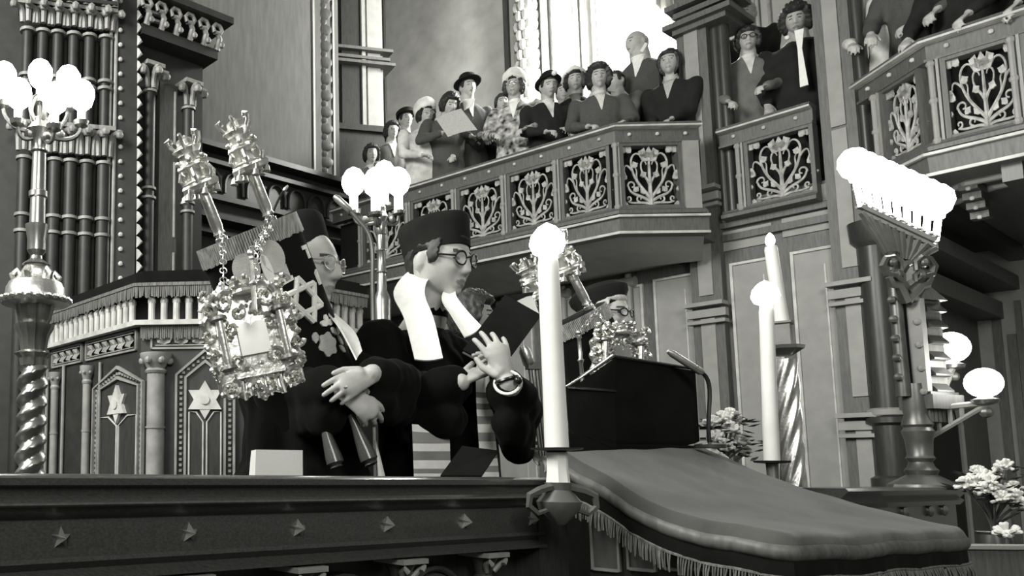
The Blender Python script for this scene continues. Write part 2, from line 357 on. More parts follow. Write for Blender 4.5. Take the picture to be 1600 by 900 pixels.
def parapet(name, plan, label, segs, fascia=True):
    base = plan[0]
    t = thing(name, (base.x, base.y, ZT - 1.0), label, 'balustrade')
    m = MB(); sweep(m, plan, [(-.10, ZT), (.05, ZT), (.06, ZT - .025), (.02, ZT - .045), (-.10, ZT - .045)]); m.build('handrail', 'stile', t, 0)
    m = MB(); sweep(m, plan, [(.0, ZT - .03), (.065, ZT - .026), (.065, ZT - .042), (.0, ZT - .046)]); m.build('handrail_edge', 'trim', t, 0)
    m = MB(); sweep(m, plan, [(-.07, ZT - .045), (.0, ZT - .045), (.0, ZT - .15), (.02, ZT - .155), (.02, ZT - .175), (-.07, ZT - .175)]); m.build('frieze', 'stile', t, 0)
    m = MB(); sweep(m, plan, [(-.07, ZT - .76), (.02, ZT - .76), (.03, ZT - .78), (.06, ZT - .80), (.06, ZT - .83), (-.07, ZT - .85)]); m.build('lower_moulding', 'stile', t, 0)
    m = MB(); sweep(m, plan, [(-.16, ZT - .17), (-.14, ZT - .17), (-.14, ZT - .78), (-.16, ZT - .78)]); m.build('backing', 'black', t, 0)
    if fascia:
        m = MB(); sweep(m, plan, [(-.07, ZT - .85), (.09, ZT - .85), (.10, ZT - .865), (.07, ZT - .875), (.06, ZT - .99), (.085, ZT - .995), (.085, ZT - 1.02), (-.07, ZT - 1.02)]); f = m.build('fascia', 'stile', t, 0)
        m = MB(); sweep(m, plan, [(.06, ZT - .852), (.105, ZT - .852), (.105, ZT - .872), (.06, ZT - .872)]); sweep(m, plan, [(.05, ZT - .996), (.092, ZT - .996), (.092, ZT - 1.018), (.05, ZT - 1.018)]); m.build('fascia_bead', 'trim', f, 0)
    for i, xs in segs.items():
        F = Frame(plan[i], plan[i + 1] - plan[i])
        L = (plan[i + 1] - plan[i]).length
        k = max(2, round(L / .26))
        for j in range(k):
            q = MB(); q.ball(tuple(F.p(L * (j + .5) / k, ZT - .095, .008)), .017, 8); q.build('rosette', 'trim', t)
        for (a, b) in xs:
            s0, s1 = (a, b)
            q = MB()
            for c in ((s0 - .025, s0 + .005), (s1 - .005, s1 + .025)): q.fbox(F, c[0], c[1], PZ0 - .03, PZ1 + .03, -.1, .012)
            q.fbox(F, s0, s1, PZ1, PZ1 + .025, -.08, .012); q.fbox(F, s0, s1, PZ0 - .03, PZ0, -.08, .012)
            q.build('panel_frame', 'stile', t, 0)
            carving(F, s0 + .005, s1 - .005, PZ0, PZ1, -.03, t)
            q = MB()
            for sx in (s0 - .07, ):
                q.tube([F.p(sx, PZ0 - .02, .02), F.p(sx, PZ1, .02)], .018, 8)
                for z in (PZ0 - .02, (PZ0 + PZ1) / 2, PZ1): q.ball(tuple(F.p(sx, z, .02)), .028, 8)
                q.fbox(F, sx + .024, sx + .04, PZ0 - .03, PZ1 + .03, -.02, .02)
            q.build('colonnette', 'panel', t)
    return t
def plan_of(pts): return [atz(x, y, ZT).xy for x, y in pts]
G1 = plan_of([(520, 328), (960, 195), (1091, 192)])
F1 = Frame(G1[0], G1[1] - G1[0]); F1b = Frame(G1[1], G1[2] - G1[1])
cuts = [(sw(F1, a, 300), sw(F1, b, 300)) for a, b in ((570, 632), (645, 706), (718, 785), (797, 866), (881, 951))]
gal1 = parapet('gallery_balustrade', G1, 'long angled gallery balustrade with six vine panels below the hatted crowd', {0: cuts, 1: [(sw(F1b, 974, 280), sw(F1b, 1062, 280))]})
q = MB(); q.fbox(F1b, sw(F1b, 1067, 280), sw(F1b, 1092, 280), PZ0 - .06, PZ1 + .03, -.1, .03); q.build('end_post', 'panel', gal1, 0)
_s0, _s1 = sw(W, 1134, 260), sw(W, 1280, 220)
G2 = [W.p(_s0, 0, .1).xy, W.p(_s1, 0, .1).xy]; F2 = Frame(G2[0], G2[1] - G2[0])
parapet('gallery_balustrade', G2, 'short balcony front with one vine panel between the two tall pilasters', {0: [(sw(F2, 1168, 240), sw(F2, 1266, 220))]}, fascia=False)
G3 = plan_of([(1340, 131), (1444, 62), (1660, -8)])
F3 = Frame(G3[0], G3[1] - G3[0]); F3b = Frame(G3[1], G3[2] - G3[1])
parapet('gallery_balustrade', G3, 'gallery balustrade with largest vine panels, rising above the slanted row of blazing bulbs', {0: [(sw(F3, 1382, 180), sw(F3, 1436, 150))], 1: [(sw(F3b, 1480, 140), sw(F3b, 1592, 100)), (sw(F3b, 1612, 140), sw(F3b, 1655, 100))]})
# gallery floors and soffits
def slab(name, pts, z0, z1, m, parent=None):
    q = MB(); q.prism([Vector((p.x, p.y, z0)) for p in pts], [Vector((p.x, p.y, z1)) for p in pts]); return struct(name, q, m, parent, 0)
wo = lambda s, n: W.p(s, 0, n).xy
slab('floor_upper', offs(G1, -.06) + [wo(sw(W, 1095, 400), -2.6), wo(sA - 1.5, -2.6)], ZT - 1.01, ZT - .95, 'stile')
slab('floor_center', [wo(_s0 - .05, .05), wo(_s1 + .05, .05), wo(_s1 + .05, -2.6), wo(_s0 - .05, -2.6)], ZT - 1.01, ZT - .95, 'stile')
sfl = slab('floor_upper_right', offs(G3, -.06) + [offs(G3, -.06)[-1] + Vector(UX.xy) * 4, wo(sw(W, 1330, 400), -.2) + Vector(UX.xy) * 3.5], ZT - 1.01, ZT - .95, 'stile')
# sloped coving under gallery one, with brackets
q = MB(); g = offs(G1, -.02); zc = ZT - 1.02; zd = zw(W, 1030, 418)
wl = [wo(sA, .01), wo(sw(W, 985, 430), .01), wo(sw(W, 1095, 400), .01)]
rings = [[Vector((g[i].x, g[i].y, zc)), Vector((*(g[i].lerp(wl[i], .55)), zc - .16)), Vector((*wl[i], zd)), Vector((*wl[i], zc))] for i in range(3)]
q.loft(rings); struct('gallery_coving', q, 'panel', wall, 30)
for k, (x, y) in enumerate(((985, 380), (882, 402), (790, 425), (700, 445))):
    s = sw(W, x, 430); q = MB()
    pr = [(.0, zd - .02), (.14, zd + .04), (.3, zd + .2), (.52, zd + .3), (.62, zd + .42), (.62, zc + .05), (.0, zc + .05)]
    q.prism([W.p(s - .06, z, n) for n, z in pr], [W.p(s + .06, z, n) for n, z in pr]); b = q.build('gallery_bracket', 'stile', wall, 30)
    q = MB()
    for n, z, r in ((.2, zd + .1, .07), (.56, zd + .38, .06), (.05, zd - .1, .05)): q.tube([W.p(s - .07, z, n), W.p(s + .07, z, n)], r, 10)
    q.tube([W.p(s, zd - .02, .05), W.p(s, zd - .75, .05)], .03, 8)
    q.build('bracket_scroll', 'panel', b)
# coffered soffit of the side gallery: beams running into the recess
q = MB(); g3 = offs(G3, 0)
for k in range(7):
    t = .35 + k * .52
    a = Vector((g3[1].x, g3[1].y, 0)) + (-VY) * (t - .5) * 1.0
    z = ZT - 1.02
    e = a + UX * 3.4
    nrm = VY * .05
    q = MB(); q.prism([a - nrm + UP * (z - .12), a + nrm + UP * (z - .12), a + nrm + UP * z, a - nrm + UP * z], [e - nrm + UP * (z - .12), e + nrm + UP * (z - .12), e + nrm + UP * z, e - nrm + UP * z])
    struct('soffit_beam', q, 'dark', sfl, 0)
for k in range(5):                                        # stepped corbels under the side gallery
    q = MB(); a = Vector((g3[1].x, g3[1].y, 0)) + UX * .25 + (-VY) * (.1 + k * .75)
    for j in range(4):
        q.box((0, 0, 0), (.24 - j * .05, .10, .05), Matrix.Translation(a + UX * (.12 + j * .05) + UP * (ZT - 1.05 - j * .055)) @ Matrix.Rotation(atan2(UX.y, UX.x), 4, 'Z'))
    o = q.build('soffit_corbel', 'stile', sfl, 0)
    q = MB()
    for j in range(4): q.ball(tuple(a + UX * (0 + j * .075) + UP * (ZT - 1.07 - j * .055)), .016, 8)
    q.build('corbel_bead', 'trim', o)

q = MB()
for n_ in (.25, .5):
    pl_ = [Vector((*p, ZT - 1.03)) for p in offs(G3, -n_)]
    q.tube(pl_, .022, 6)
struct('soffit_moulding', q, 'panel', sfl)
# ---- outer wall behind the galleries, with daylit windows
so0, so1 = OUT.hit(600, 100)[0] - .4, OUT.hit(1330, 50)[0] + 3
q = MB(); q.fbox(OUT, so0, so1, 3.6, 10.5, -.3, 0); wout = struct('wall_outer', q, 'plaster', smooth=0)
def window(n, x0, x1, y0, ztop):
    a, b = sw(OUT, x0, y0), sw(OUT, x1, y0); zb = zw(OUT, x1, y0)
    q = MB(); k = 10; w = b - a
    pts = [(a, zb), (b, zb)] + [(a + w / 2 + w / 2 * cos(pi * j / k), ztop + w * .7 * sin(pi * j / k)) for j in range(k + 1)]
    q.fprism(OUT, pts, .0, .03); o = struct('window_%d' % n, q, 'pane', None, 0)
    q = MB(); q.tube([OUT.p(s_, z_, .05) for s_, z_ in pts + pts[:1]], .05, 6)
    q.fbox(OUT, (a + b) / 2 - .015, (a + b) / 2 + .015, zb, ztop + w * .4, .02, .07) if w > .6 else None
    struct('window_frame', q, 'trim', o, 30)
window(1, 943, 1004, 112, 8.5)
window(2, 872, 905, 112, 8.5)
window(3, 1150, 1178, 42, 8.5)
for (x0, x1) in ((849, 860), (911, 918), (928, 938), (1012, 1020), (1030, 1038), (1046, 1056), (1186, 1192), (1205, 1210)):
    q = MB(); a, b = sw(OUT, x0, 60), sw(OUT, x1, 60); q.tube([OUT.p((a + b) / 2, 3.8, .05), OUT.p((a + b) / 2, 10, .05)], (b - a) / 2, 10)
    struct('window_shaft', q, 'trim', wout)
# leaf-scaled column between plaster and window
q = MB(); s = sw(OUT, 829, 60); r = .13; q.tube([OUT.p(s, 3.7, .1), OUT.p(s, 10, .1)], r, 14)
o = struct('leaf_column', q, 'plaster', wout)
q = MB()
for j in range(30):
    for k in range(5):
        a = (k + .5 * (j % 2)) * 2 * pi / 9 - .9; z = 5.0 + j * .15
        c = OUT.p(s, z, .1) + (OUT.d * sin(a) + OUT.n * cos(a)) * (r + .01)
        q.ball(tuple(c), (.055, .055, .09), 6)
struct('column_leaf', q, 'plaster_mid', o)
q = MB()
for x0, x1 in ((806, 814), (597, 603), (790, 797)):
    a, b = sw(OUT, x0, 60), sw(OUT, x1, 60); q.fbox(OUT, a, b, 3.7, 10, 0, .05)
struct('stencil_band', q, 'plaster_dark', wout, 0)

# ---- plastered end wall on the left, dark pillar beside it
E = Frame(at(420, 200, 9.6).xy, UX.xy)
q = MB(); a, b = sw(E, 150, 200), sw(E, 530, 200); q.fbox(E, a - 3, b, 0, 11, -.3, 0); we = struct('wall_back', q, 'plaster_dark', smooth=0)  # wall's shade comes from the dark plaster colour
q = MB()
for j in range(34):
    s = sw(E, 506, 200); z = 4.6 + j * .22
    q.ball(tuple(E.p(s, z, .0)), (.12, .03, .085), 8)
    q.ball(tuple(E.p(s, z + .11, .0)), (.05, .03, .05), 8)
struct('wall_stencil', q, 'stile', we)
q = MB()
for x in (490, 521): s = sw(E, x, 200); q.fbox(E, s - .015, s + .015, 4.3, 11, 0, .02)
struct('trim_stencil', q, 'panel', we, 0)
# dark wainscot with cornices
q = MB(); z1 = zw(E, 440, 266); s0, s1 = sw(E, 290, 200) - 1.5, sw(E, 530, 200) + .6
q.fbox(E, s0, s1, .8, z1, 0, .10); wn = struct('trim_wainscot', q, 'dark', we, 0)
q = MB()
for y, t, n in ((268, .06, .28), (288, .05, .2), (338, .06, .2), (372, .06, .34), (392, .05, .26)):
    z = zw(E, 440, y); q.fbox(E, s0, s1, z - t, z, .05, n)
struct('wainscot_cornice', q, 'ark', wn, 0)
q = MB(); za, zb = zw(E, 440, 330), zw(E, 440, 295)
for j in range(14):
    s = lerp(s0, s1, (j + .5) / 14); w = .13
    q.tube([E.p(s - w, za, .12)] + [E.p(s - w * cos(pi * k / 8), lerp(za, zb, .35) + (zb - za) * .55 * sin(pi * k / 8), .12) for k in range(9)] + [E.p(s + w, za, .12)], .02, 6)
struct('wainscot_arch', q, 'ark', wn)
# pillar
q = MB(); PL = Frame(at(548, 150, 10.6).xy, (sin(radians(80)), cos(radians(80))))
a, b = sw(PL, 526, 100), sw(PL, 567, 100)
q.fbox(PL, a, b, 0, 11, -.5, 0); q.fbox(PL, a + .06, b - .06, 0, 11, 0, .03); pil = struct('pillar', q, 'dark', smooth=0)
q = MB(); a2 = sw(PL, 599, 100); q.fbox(PL, b, a2, 0, 11, -.55, -.02); q.fbox(PL, b + .06, a2 - .05, 0, 11, -.03, .02); struct('pillar_side', q, 'panel', pil, 0)
q = MB(); q.fbox(PL, b - .03, b + .02, 0, 11, -.1, .05); struct('pillar_edge', q, 'panel', pil, 0)
q = MB()
for y, e in ((78, .1), (90, .07), (100, .12)):
    z = zw(PL, 560, y); q.fbox(PL, a - e / 2, a2 + e, z - .04, z, -.5, e)
struct('pillar_ring', q, 'stile', pil, 0)
q = MB(); z = zw(PL, 560, 210); q.fbox(PL, a - .1, a2 + .03, 3, z, -.5, .1); q.fbox(PL, a - .14, a2 + .06, z, z + .08, -.5, .14); struct('pillar_base', q, 'dark', pil, 0)
# ================================================================ carved ark front on the left
AK = Frame(at(150, 300, 6.6).xy, (sin(radians(80)), cos(radians(80))))
t = thing('carved_ark', AK.p(0, .82), 'tall dark carved ark with rows of slender columns, studs and a strip of pointed teeth', 'ark')
q = MB(); a, b = sw(AK, -40, 250), sw(AK, 214, 250); q.fbox(AK, a, b, .83, 6.4, -.5, -.08); q.build('back_board', 'ark', t, 0)
def cpl(x0, y0, x1, y1, F=AK): return F.hit(x0, y0), F.hit(x1, y1)
zc1, zc0, zb1, zb0 = zw(AK, 130, 212), zw(AK, 130, 258), zw(AK, 130, 345), zw(AK, 130, 370)
ztop, zring, zsh = zw(AK, 130, 62), zw(AK, 160, 134), zw(AK, 130, 22)
for k, x in enumerate((36, 60, 84, 109, 134, 160)):
    s = sw(AK, x, 300); q = MB()
    q.tube([AK.p(s, .84, .05), AK.p(s, zc0, .05)], .052, 12); q.tube([AK.p(s, zc1, .05), AK.p(s, ztop, .05)], .045, 12)
    q.tube([AK.p(s + .062, .84, -.02), AK.p(s + .062, ztop, -.02)], .028, 8)
    o = q.build('column', 'ark', t)
    q = MB()
    for z in (zc0 - .0, zb1, zb0, zring, zring - .06, zc1 + .02, ztop): q.tube([AK.p(s, z - .012, .05), AK.p(s, z + .012, .05)], .066, 12)
    for z0 in (zc0, ztop):                                 # leafy capital
        h = zc1 - zc0 if z0 == zc0 else .18
        for a_ in (-.9, 0, .9):
            c = AK.p(s, z0 + .05, .05) + (AK.d * sin(a_) + AK.n * cos(a_)) * .06
            d_ = (AK.d * sin(a_) + AK.n * cos(a_))
            q.tube(bez(c, c + UP * h * .5, c + UP * h * .9 + d_ * .01, c + UP * h * .72 + d_ * .10, 7), .022, 6, .03)
            q.ball(tuple(c + UP * h * .68 + d_ * .09), .033, 8)
        q.fbox(AK, s - .085, s + .085, z0 + h, z0 + h + .035, -.05, .16)
    q.build('capital', 'arklight', o)
q = MB(); s0, s1 = sw(AK, 30, 30), sw(AK, 180, 30)        # shelf over the upper row with curled brackets
q.fbox(AK, s0, s1, zw(AK, 160, 10), zw(AK, 160, 10) + .05, -.1, .28); q.fbox(AK, s0, s1, ztop + .22, ztop + .25, -.1, .2)
o = q.build('bracket_shelf', 'ark', t, 0)
for x in (57, 82, 107, 132, 160, 176):
    q = MB(); s = sw(AK, x, 30); z = ztop + .22
    q.tube([AK.p(s, z, .16), AK.p(s, z + .10, .19), AK.p(s - .03, z + .16, .2)] + [AK.p(s - .03 + .05 * cos(a_), z + .21 + .045 * sin(a_), .2) for a_ in (-2.2, -1, 0, 1, 2, 3, 4)], [.03, .026, .022] + [.02] * 7, 8)
    q.ball(tuple(AK.p(s + .02, z + .07, .2)), .03, 8)
    q.build('scroll_bracket', 'arklight', o)
q = MB()
for x in (169, 177): s = sw(AK, x, 250); q.tube([AK.p(s, .84, .06), AK.p(s, 6.3, .06)], .016, 8)
q.build('edge_bead', 'arklight', t)
q = MB(); s0, s1 = sw(AK, 180, 250), sw(AK, 212, 250); q.fbox(AK, s0, s1, .84, 6.4, -.1, .05); so = q.build('studded_strip', 'ark', t, 0)
y = 8
while y < 450:
    q = MB(); s, z = AK.hit(187, y); q.ball(tuple(AK.p(s, z, .06)), .021, 8); q.build('stud', 'trim', so); y += 22.6
q = MB(); y = 0
while y < 450:                                            # row of pointed teeth
    s, z = AK.hit(212, y); s2, z2 = AK.hit(212, y + 19)
    q.prism([AK.p(s, z, .04), AK.p(s, z2, .04), AK.p(s + .055, (z + z2) / 2, .04)], [AK.p(s + .02, z * .8 + z2 * .2, .07), AK.p(s + .02, z2 * .8 + z * .2, .07), AK.p(s + .04, (z + z2) / 2, .07)]); y += 19.5
q.build('tooth_strip', 'trim', so, 0)
# right return of the ark
c0 = AK.p(s1, 0, -.05); A2 = Frame(c0.xy, UX.xy)
q = MB(); e = sw(A2, 322, 250); q.fbox(A2, 0, e, .83, zw(A2, 270, 78), -.3, -.06); rt = q.build('side_board', 'ark', t, 0)
q = MB(); s0, s1b = sw(A2, 246, 300), sw(A2, 274, 300); q.fbox(A2, s0, s1b, .9, zw(A2, 255, 130), -.07, .02); pn = q.build('side_panel', 'stile', t, 0)
q = MB()
for (ya, yb) in ((145, 228), (255, 372), (396, 450)):
    s = sw(A2, 270, 250); q.fbox(A2, s - .008, s + .008, zw(A2, 270, yb), zw(A2, 270, ya), .0, .03)
q.build('panel_line', 'trim', pn, 0)
for x, y0 in ((230, 145), (291, 172)):
    s = sw(A2, x, 300); z1 = zw(A2, x, y0); q = MB(); q.tube([A2.p(s, .9, .02), A2.p(s, z1, .02)], .05, 12); o = q.build('column', 'ark', t)
    q = MB()
    for z in (z1, z1 - .85, z1 - .93, z1 - 1.75, z1 - 1.85): q.tube([A2.p(s, z - .01, .02), A2.p(s, z + .01, .02)], .066, 12)
    for a_ in (-1, 0, 1):
        d_ = A2.d * sin(a_) + A2.n * cos(a_); c = A2.p(s, z1 + .02, .02) + d_ * .05
        q.tube(bez(c, c + UP * .1, c + UP * .2 + d_ * .02, c + UP * .14 + d_ * .1, 6), .02, 6, .03); q.ball(tuple(c + UP * .12 + d_ * .09), .036, 8)
    q.fbox(A2, s - .09, s + .09, z1 + .2, z1 + .235, -.06, .12)
    q.build('capital', 'arklight', o)
q = MB(); zs = zw(A2, 270, 78); e2 = sw(A2, 328, 90); q.fbox(A2, -.02, e2, zs - .02, zs + .07, -.3, .12); q.fbox(A2, -.02, e2 + .1, zs + .30, zs + .36, -.3, .22); o = q.build('bracket_shelf', 'ark', t, 0)
for k in range(6):
    q = MB(); s = lerp(.03, e2, k / 5); z = zs + .07
    q.tube([A2.p(s, z, .10), A2.p(s + .01, z + .10, .13), A2.p(s - .03, z + .14, .15)] + [A2.p(s - .03 + .05 * cos(a_), z + .17 + .045 * sin(a_), .15) for a_ in (-2.2, -1, 0, 1, 2, 3, 4)], [.03, .026, .022] + [.02] * 7, 8)
    q.ball(tuple(A2.p(s + .03, z + .05, .13)), .03, 8)
    q.build('scroll_bracket', 'arklight', o)
q = MB(); s0, s1b = .0, sw(A2, 300, 40); q.fbox(A2, s0, s1b, zs + .36, 7.2, -.3, -.02); up = q.build('upper_board', 'ark', t, 0)
q = MB(); q.fbox(A2, s1b - .05, s1b, zs + .36, 7.2, -.04, .02); q.build('frame_edge', 'stile', up, 0)
q = MB()
(s0, z0), (s1c, z1) = A2.hit(228, 24), A2.hit(264, 4)
for k in range(4): z = lerp(z0, z1 , k / 3) - .02; q.fbox(A2, s0, s1c - .04 * (k % 2), z, z + .022, -.03, .0)
q.build('plaque_line', 'trim', up, 0)

# ================================================================ octagonal pulpit with star doors
c0 = at(222, 430, 5.0); PA = Frame(c0.xy, (-VY).xy); PB = Frame(c0.xy, (sin(radians(99)), cos(radians(99))))
LB = PB.hit(432, 430)[0]; c1 = PB.p(LB, 0); PC = Frame(c1.xy, UX.xy)
la = sw(PA, 78, 500); lc = sw(PC, 562, 440)
ppl = [PA.p(la, 0).xy, c0.xy, c1.xy, PC.p(lc, 0).xy]      # plan, left to right
zt = zw(PB, 225, 431)
t = thing('pulpit', (c0.x + .5, c0.y + .6, .82), 'octagonal dark pulpit with fringed top, little colonnade and star doors behind the scroll bearer', 'pulpit')
bk = [ppl[3] + Vector(VY.xy) * 1.2, ppl[0] + Vector(UX.xy) * 1.0]
def pbody(nm, m, n, z0, z1): 
    q = MB(); P = offs(ppl, n) + bk; q.prism([Vector((p.x, p.y, z0)) for p in P], [Vector((p.x, p.y, z1)) for p in P]); return q.build(nm, m, t, 0)
zcol1, zcol0 = zw(PB, 250, 468), zw(PB, 250, 502)
body = pbody('body', 'ark', -.1, .83, zt - .1)
pbody('top_board', 'velvet', .06, zt - .06, zt)
q = MB(); sweep(q, ppl, [(.0, zcol0 - .03), (.06, zcol0 - .03), (.06, zcol0), (.0, zcol0)]); q.build('colonnade_sill', 'trim', t, 0)
q = MB(); sweep(q, ppl, [(-.12, .84), (.0, .84), (.0, zcol0 - .03), (-.12, zcol0 - .03)]); q.build('front_board', 'ark', t, 0)
def fringe(name, plan, z, ln, n, parent, m='fringe_dark', step=.012):
    q = MB()
    sweep(q, plan, [(n - .008, z - .02), (n + .006, z - .02), (n + .006, z), (n - .008, z)])
    pp = offs(plan, n)
    for i in range(len(pp) - 1):
        L = (pp[i + 1] - pp[i]).length; k = int(L / step); d = (pp[i + 1] - pp[i]) / max(k, 1)
        for j in range(k):
            p = pp[i] + d * j; w = random.uniform(-.004, .004); e = ln * random.uniform(.88, 1.05)
            q.hexa([Vector((p.x + w, p.y, z - e)), Vector((p.x + d.x * .7 + w, p.y + d.y * .7, z - e)), Vector((p.x + d.x * .7 + w - d.y * .4, p.y + d.y * .7 + d.x * .4, z - e)), Vector((p.x + w - d.y * .4, p.y + d.x * .4, z - e)),
                    Vector((p.x, p.y, z - .01)), Vector((p.x + d.x * .8, p.y + d.y * .8, z - .01)), Vector((p.x + d.x * .8 - d.y * .4, p.y + d.y * .8 + d.x * .4, z - .01)), Vector((p.x - d.y * .4, p.y + d.x * .4, z - .01))])
    return q.build(name, m, parent, 0)
fringe('fringe', ppl, zt - .06, .09, .07, t)
fringe('fringe', ppl[1:], zt - .30, .10, .03, t)
# colonnade of little pale shafts
for F, L, x in ((PA, (la, -.03), 16), (PB, (.03, LB - .03), 9), (PC, (.03, lc), 9)):
    for k in range(x + 1):
        q = MB(); s = lerp(L[0], L[1], (k + .5) / (x + 1)); q.tube([F.p(s, zcol0, .025), F.p(s, zcol1 - .02, .025)], .021, 10)
        q.ball(tuple(F.p(s, zcol1 - .015, .025)), (.026, .026, .03), 8)
        q.build('colonnette', 'trim', t)
# carved frieze bands with crossed diamonds
def frieze(F, s0, s1, z0, z1):
    q = MB(); q.fbox(F, s0, s1, z0, z0 + .012, 0, .015); q.fbox(F, s0, s1, z1 - .012, z1, 0, .015); q.fbox(F, s0, s0 + .012, z0, z1, 0, .015); q.fbox(F, s1 - .012, s1, z0, z1, 0, .015)
    k = max(2, round((s1 - s0 - .06) / .10)); w = (s1 - s0 - .06) / k
    for j in range(k):
        c = s0 + .03 + w * (j + .5); zm = (z0 + z1) / 2; h = (z1 - z0) / 2 - .028
        for a_ in range(4):
            a1, a2 = a_ * pi / 2, (a_ + 1) * pi / 2
            q.add([F.p(c, zm, .005), F.p(c + cos(a1) * w * .46, zm + sin(a1) * h, .005), F.p(c + cos((a1 + a2) / 2) * w * .5, zm + sin((a1 + a2) / 2) * h * 1.1, .025), F.p(c + cos(a2) * w * .46, zm + sin(a2) * h, .005)], [(0, 1, 2), (0, 2, 3)])
        q.tube([F.p(c - w * .5, z0 + .022, .012), F.p(c + w * .5, z0 + .022, .012)], .005, 5); q.tube([F.p(c - w * .5, z1 - .022, .012), F.p(c + w * .5, z1 - .022, .012)], .005, 5)
    q.build('carved_frieze', 'arklight', t, 0)
zf1, zf0 = zw(PB, 250, 512), zw(PB, 250, 546)
frieze(PB, .06, LB - .06, zf0, zf1); frieze(PA, sw(PA, 136, 540), -.04, zf0, zf1); frieze(PA, sw(PA, 83, 560), sw(PA, 130, 540), zf0, zf1); frieze(PC, .06, lc, zf0, zf1)
# round corner columns
for F, s, z1, r in ((PB, -.0 + .10, zf0 - .03, .055), (PA, sw(PA, 142, 600), zf0 - .04, .028), (PA, sw(PA, 92, 600), zf0 - .04, .028)):
    q = MB(); q.tube([F.p(s, .84, .03), F.p(s, z1 - .1, .03)], r, 14); o = q.build('corner_column', 'arklight', t)
    q = MB(); c = Matrix.Translation(F.p(s, z1 - .12, .03)); q.lathe([(r * 1.1, 0), (r * 1.25, .015), (r * 1.0, .03), (r * 1.3, .06), (r * 1.75, .09), (r * 1.8, .12)], c, 14)
    for j in range(6): q.ball(tuple(F.p(s, z1 - .045, .03) + (F.d * cos(j) + F.n * sin(j)) * r * 1.5), r * .42, 8)
    for z in (1.25, 1.55, 1.85): q.tube([F.p(s, z, .03), F.p(s, z + .012, .03)], r * 1.12, 14)
    q.build('column_capital', 'arklight', o)
def stardoor(F, sc, w, z0, zs, zp, sy, sr):
    "a gabled door panel with notched border and a six pointed star"
    d = w / 2
    o = None
    def gable(k, n0, n1, m, nm, par):
        q = MB(); a, zz, pk = d - k, zs - k * .3, zp - k * 1.2
        pts = [(sc - a, z0), (sc - a, zz), (sc, pk), (sc + a, zz), (sc + a, z0)]
        a -= .014; pin = [(sc - a, z0), (sc - a, zz - .005), (sc, pk - .02), (sc + a, zz - .005), (sc + a, z0)]
        for i in range(4):
            q.prism([F.p(*pts[i], n0), F.p(*pts[i + 1], n0), F.p(*pin[i + 1], n0), F.p(*pin[i], n0)], [F.p(*pts[i], n1), F.p(*pts[i + 1], n1), F.p(*pin[i + 1], n1), F.p(*pin[i], n1)])
        return q.build(nm, m, par, 0)
    q = MB(); q.fprism(F, [(sc - d, z0), (sc + d, z0), (sc + d, zs), (sc, zp), (sc - d, zs)], -.01, .008); o = q.build('star_door', 'dark', t, 0)
    gable(0, 0, .03, 'arklight', 'door_border', o); gable(.055, 0, .025, 'arklight', 'door_border', o)
    q = MB(); a = d - .034
    pts = [(sc - a, z0), (sc - a, zs), (sc, zp - .045), (sc + a, zs), (sc + a, z0)]
    for i in range(4):
        (x0, y0), (x1, y1) = pts[i], pts[i + 1]; L = sqrt((x1 - x0)**2 + (y1 - y0)**2); k = int(L / .032)
        for j in range(k):
            f = (j + .5) / k; q.box(tuple(F.p(lerp(x0, x1, f), lerp(y0, y1, f), .012)), (.016, .016, .016))
    q.build('dentil_border', 'arklight', o, 0)
    q = MB()
    for up in (1, -1): q.fprism(F, [(sc + sr * cos(pi / 2 * up + k * 2 * pi / 3), sy + sr * sin(pi / 2 * up + k * 2 * pi / 3)) for k in range(3)], .0, .03 + .002 * up)
    q.tube([F.p(sc, sy, .03), F.p(sc, sy, .04)], sr * .25, 12)
    q.build('door_star', 'trim', o, 0)
    q = MB()
    for sg in (-1, 1):
        x0, x1 = sorted((sc + sg * .012, sc + sg * (d - .085))); h = sy - sr * .62
        L = [(x0, z0 + .02), (x0, h - .06 * (sg > 0)), ((x0 + x1) / 2, h), (x1, h - .06 * (sg < 0)), (x1, z0 + .02)]
        q.tube([F.p(a_, b_, .012) for a_, b_ in L], .006, 5)
    q.build('door_line', 'trim', o)
z = lambda y: zw(PB, 320, y)
stardoor(PB, sw(PB, 321, 620), .36, .9, z(585), z(540) - .02, z(625), .115)
sA_ = sw(PA, 187, 620); zz = lambda y: zw(PA, 187, y)
stardoor(PA, sA_, .62, .9, zz(602), zz(572), zz(632), .12)
q = MB(); s = sw(PA, 78, 600); q.tube([PA.p(s, .84, .02), PA.p(s, zf0, .02)], .012, 8); q.tube([PA.p(sw(PA, 103, 600), .84, .02), PA.p(sw(PA, 103, 600), zf0, .02)], .012, 8); q.tube([PA.p(sw(PA, 160, 600), .84, .02), PA.p(sw(PA, 160, 600), zf0 - .03, .02)], .01, 8)
q.build('edge_bead', 'arklight', t)
q = MB()                                                  # dark top cover and velvet hump behind
pbody('canopy_board', 'velvet', .0, zt, zt + .03)

# ================================================================ candelabra
def lamp_light(loc, power, r=.06):
    d = bpy.data.lights.new('lamp_light', 'POINT'); d.energy = power; d.shadow_soft_size = r; d.color = (1, 1, .95)
    o = bpy.data.objects.new('lamp_light', d); C.objects.link(o); o.location = loc
def bulb_unit(q_c, parent, hgt=.10, r=.011, br=.03, bh=.07, power=0):
    c = Vector(q_c)
    m = MB(); m.lathe([(.006, -.02), (.024, -.012), (.028, 0), (.018, .006)], Matrix.Translation(c), 12); cup = m.build('candle_cup', 'brass', parent)
    m = MB(); m.tube([c, c + UP * hgt], r, 10); m.build('candle_tube', 'bulb' if False else 'wax', cup)
    m = MB(); m.lathe([(r * .8, 0), (br * .85, bh * .3), (br, bh * .5), (br * .8, bh * .75), (br * .3, bh * .95), (.002, bh * 1.05)], Matrix.Translation(c + UP * hgt), 14); m.build('bulb', 'bulb', cup)
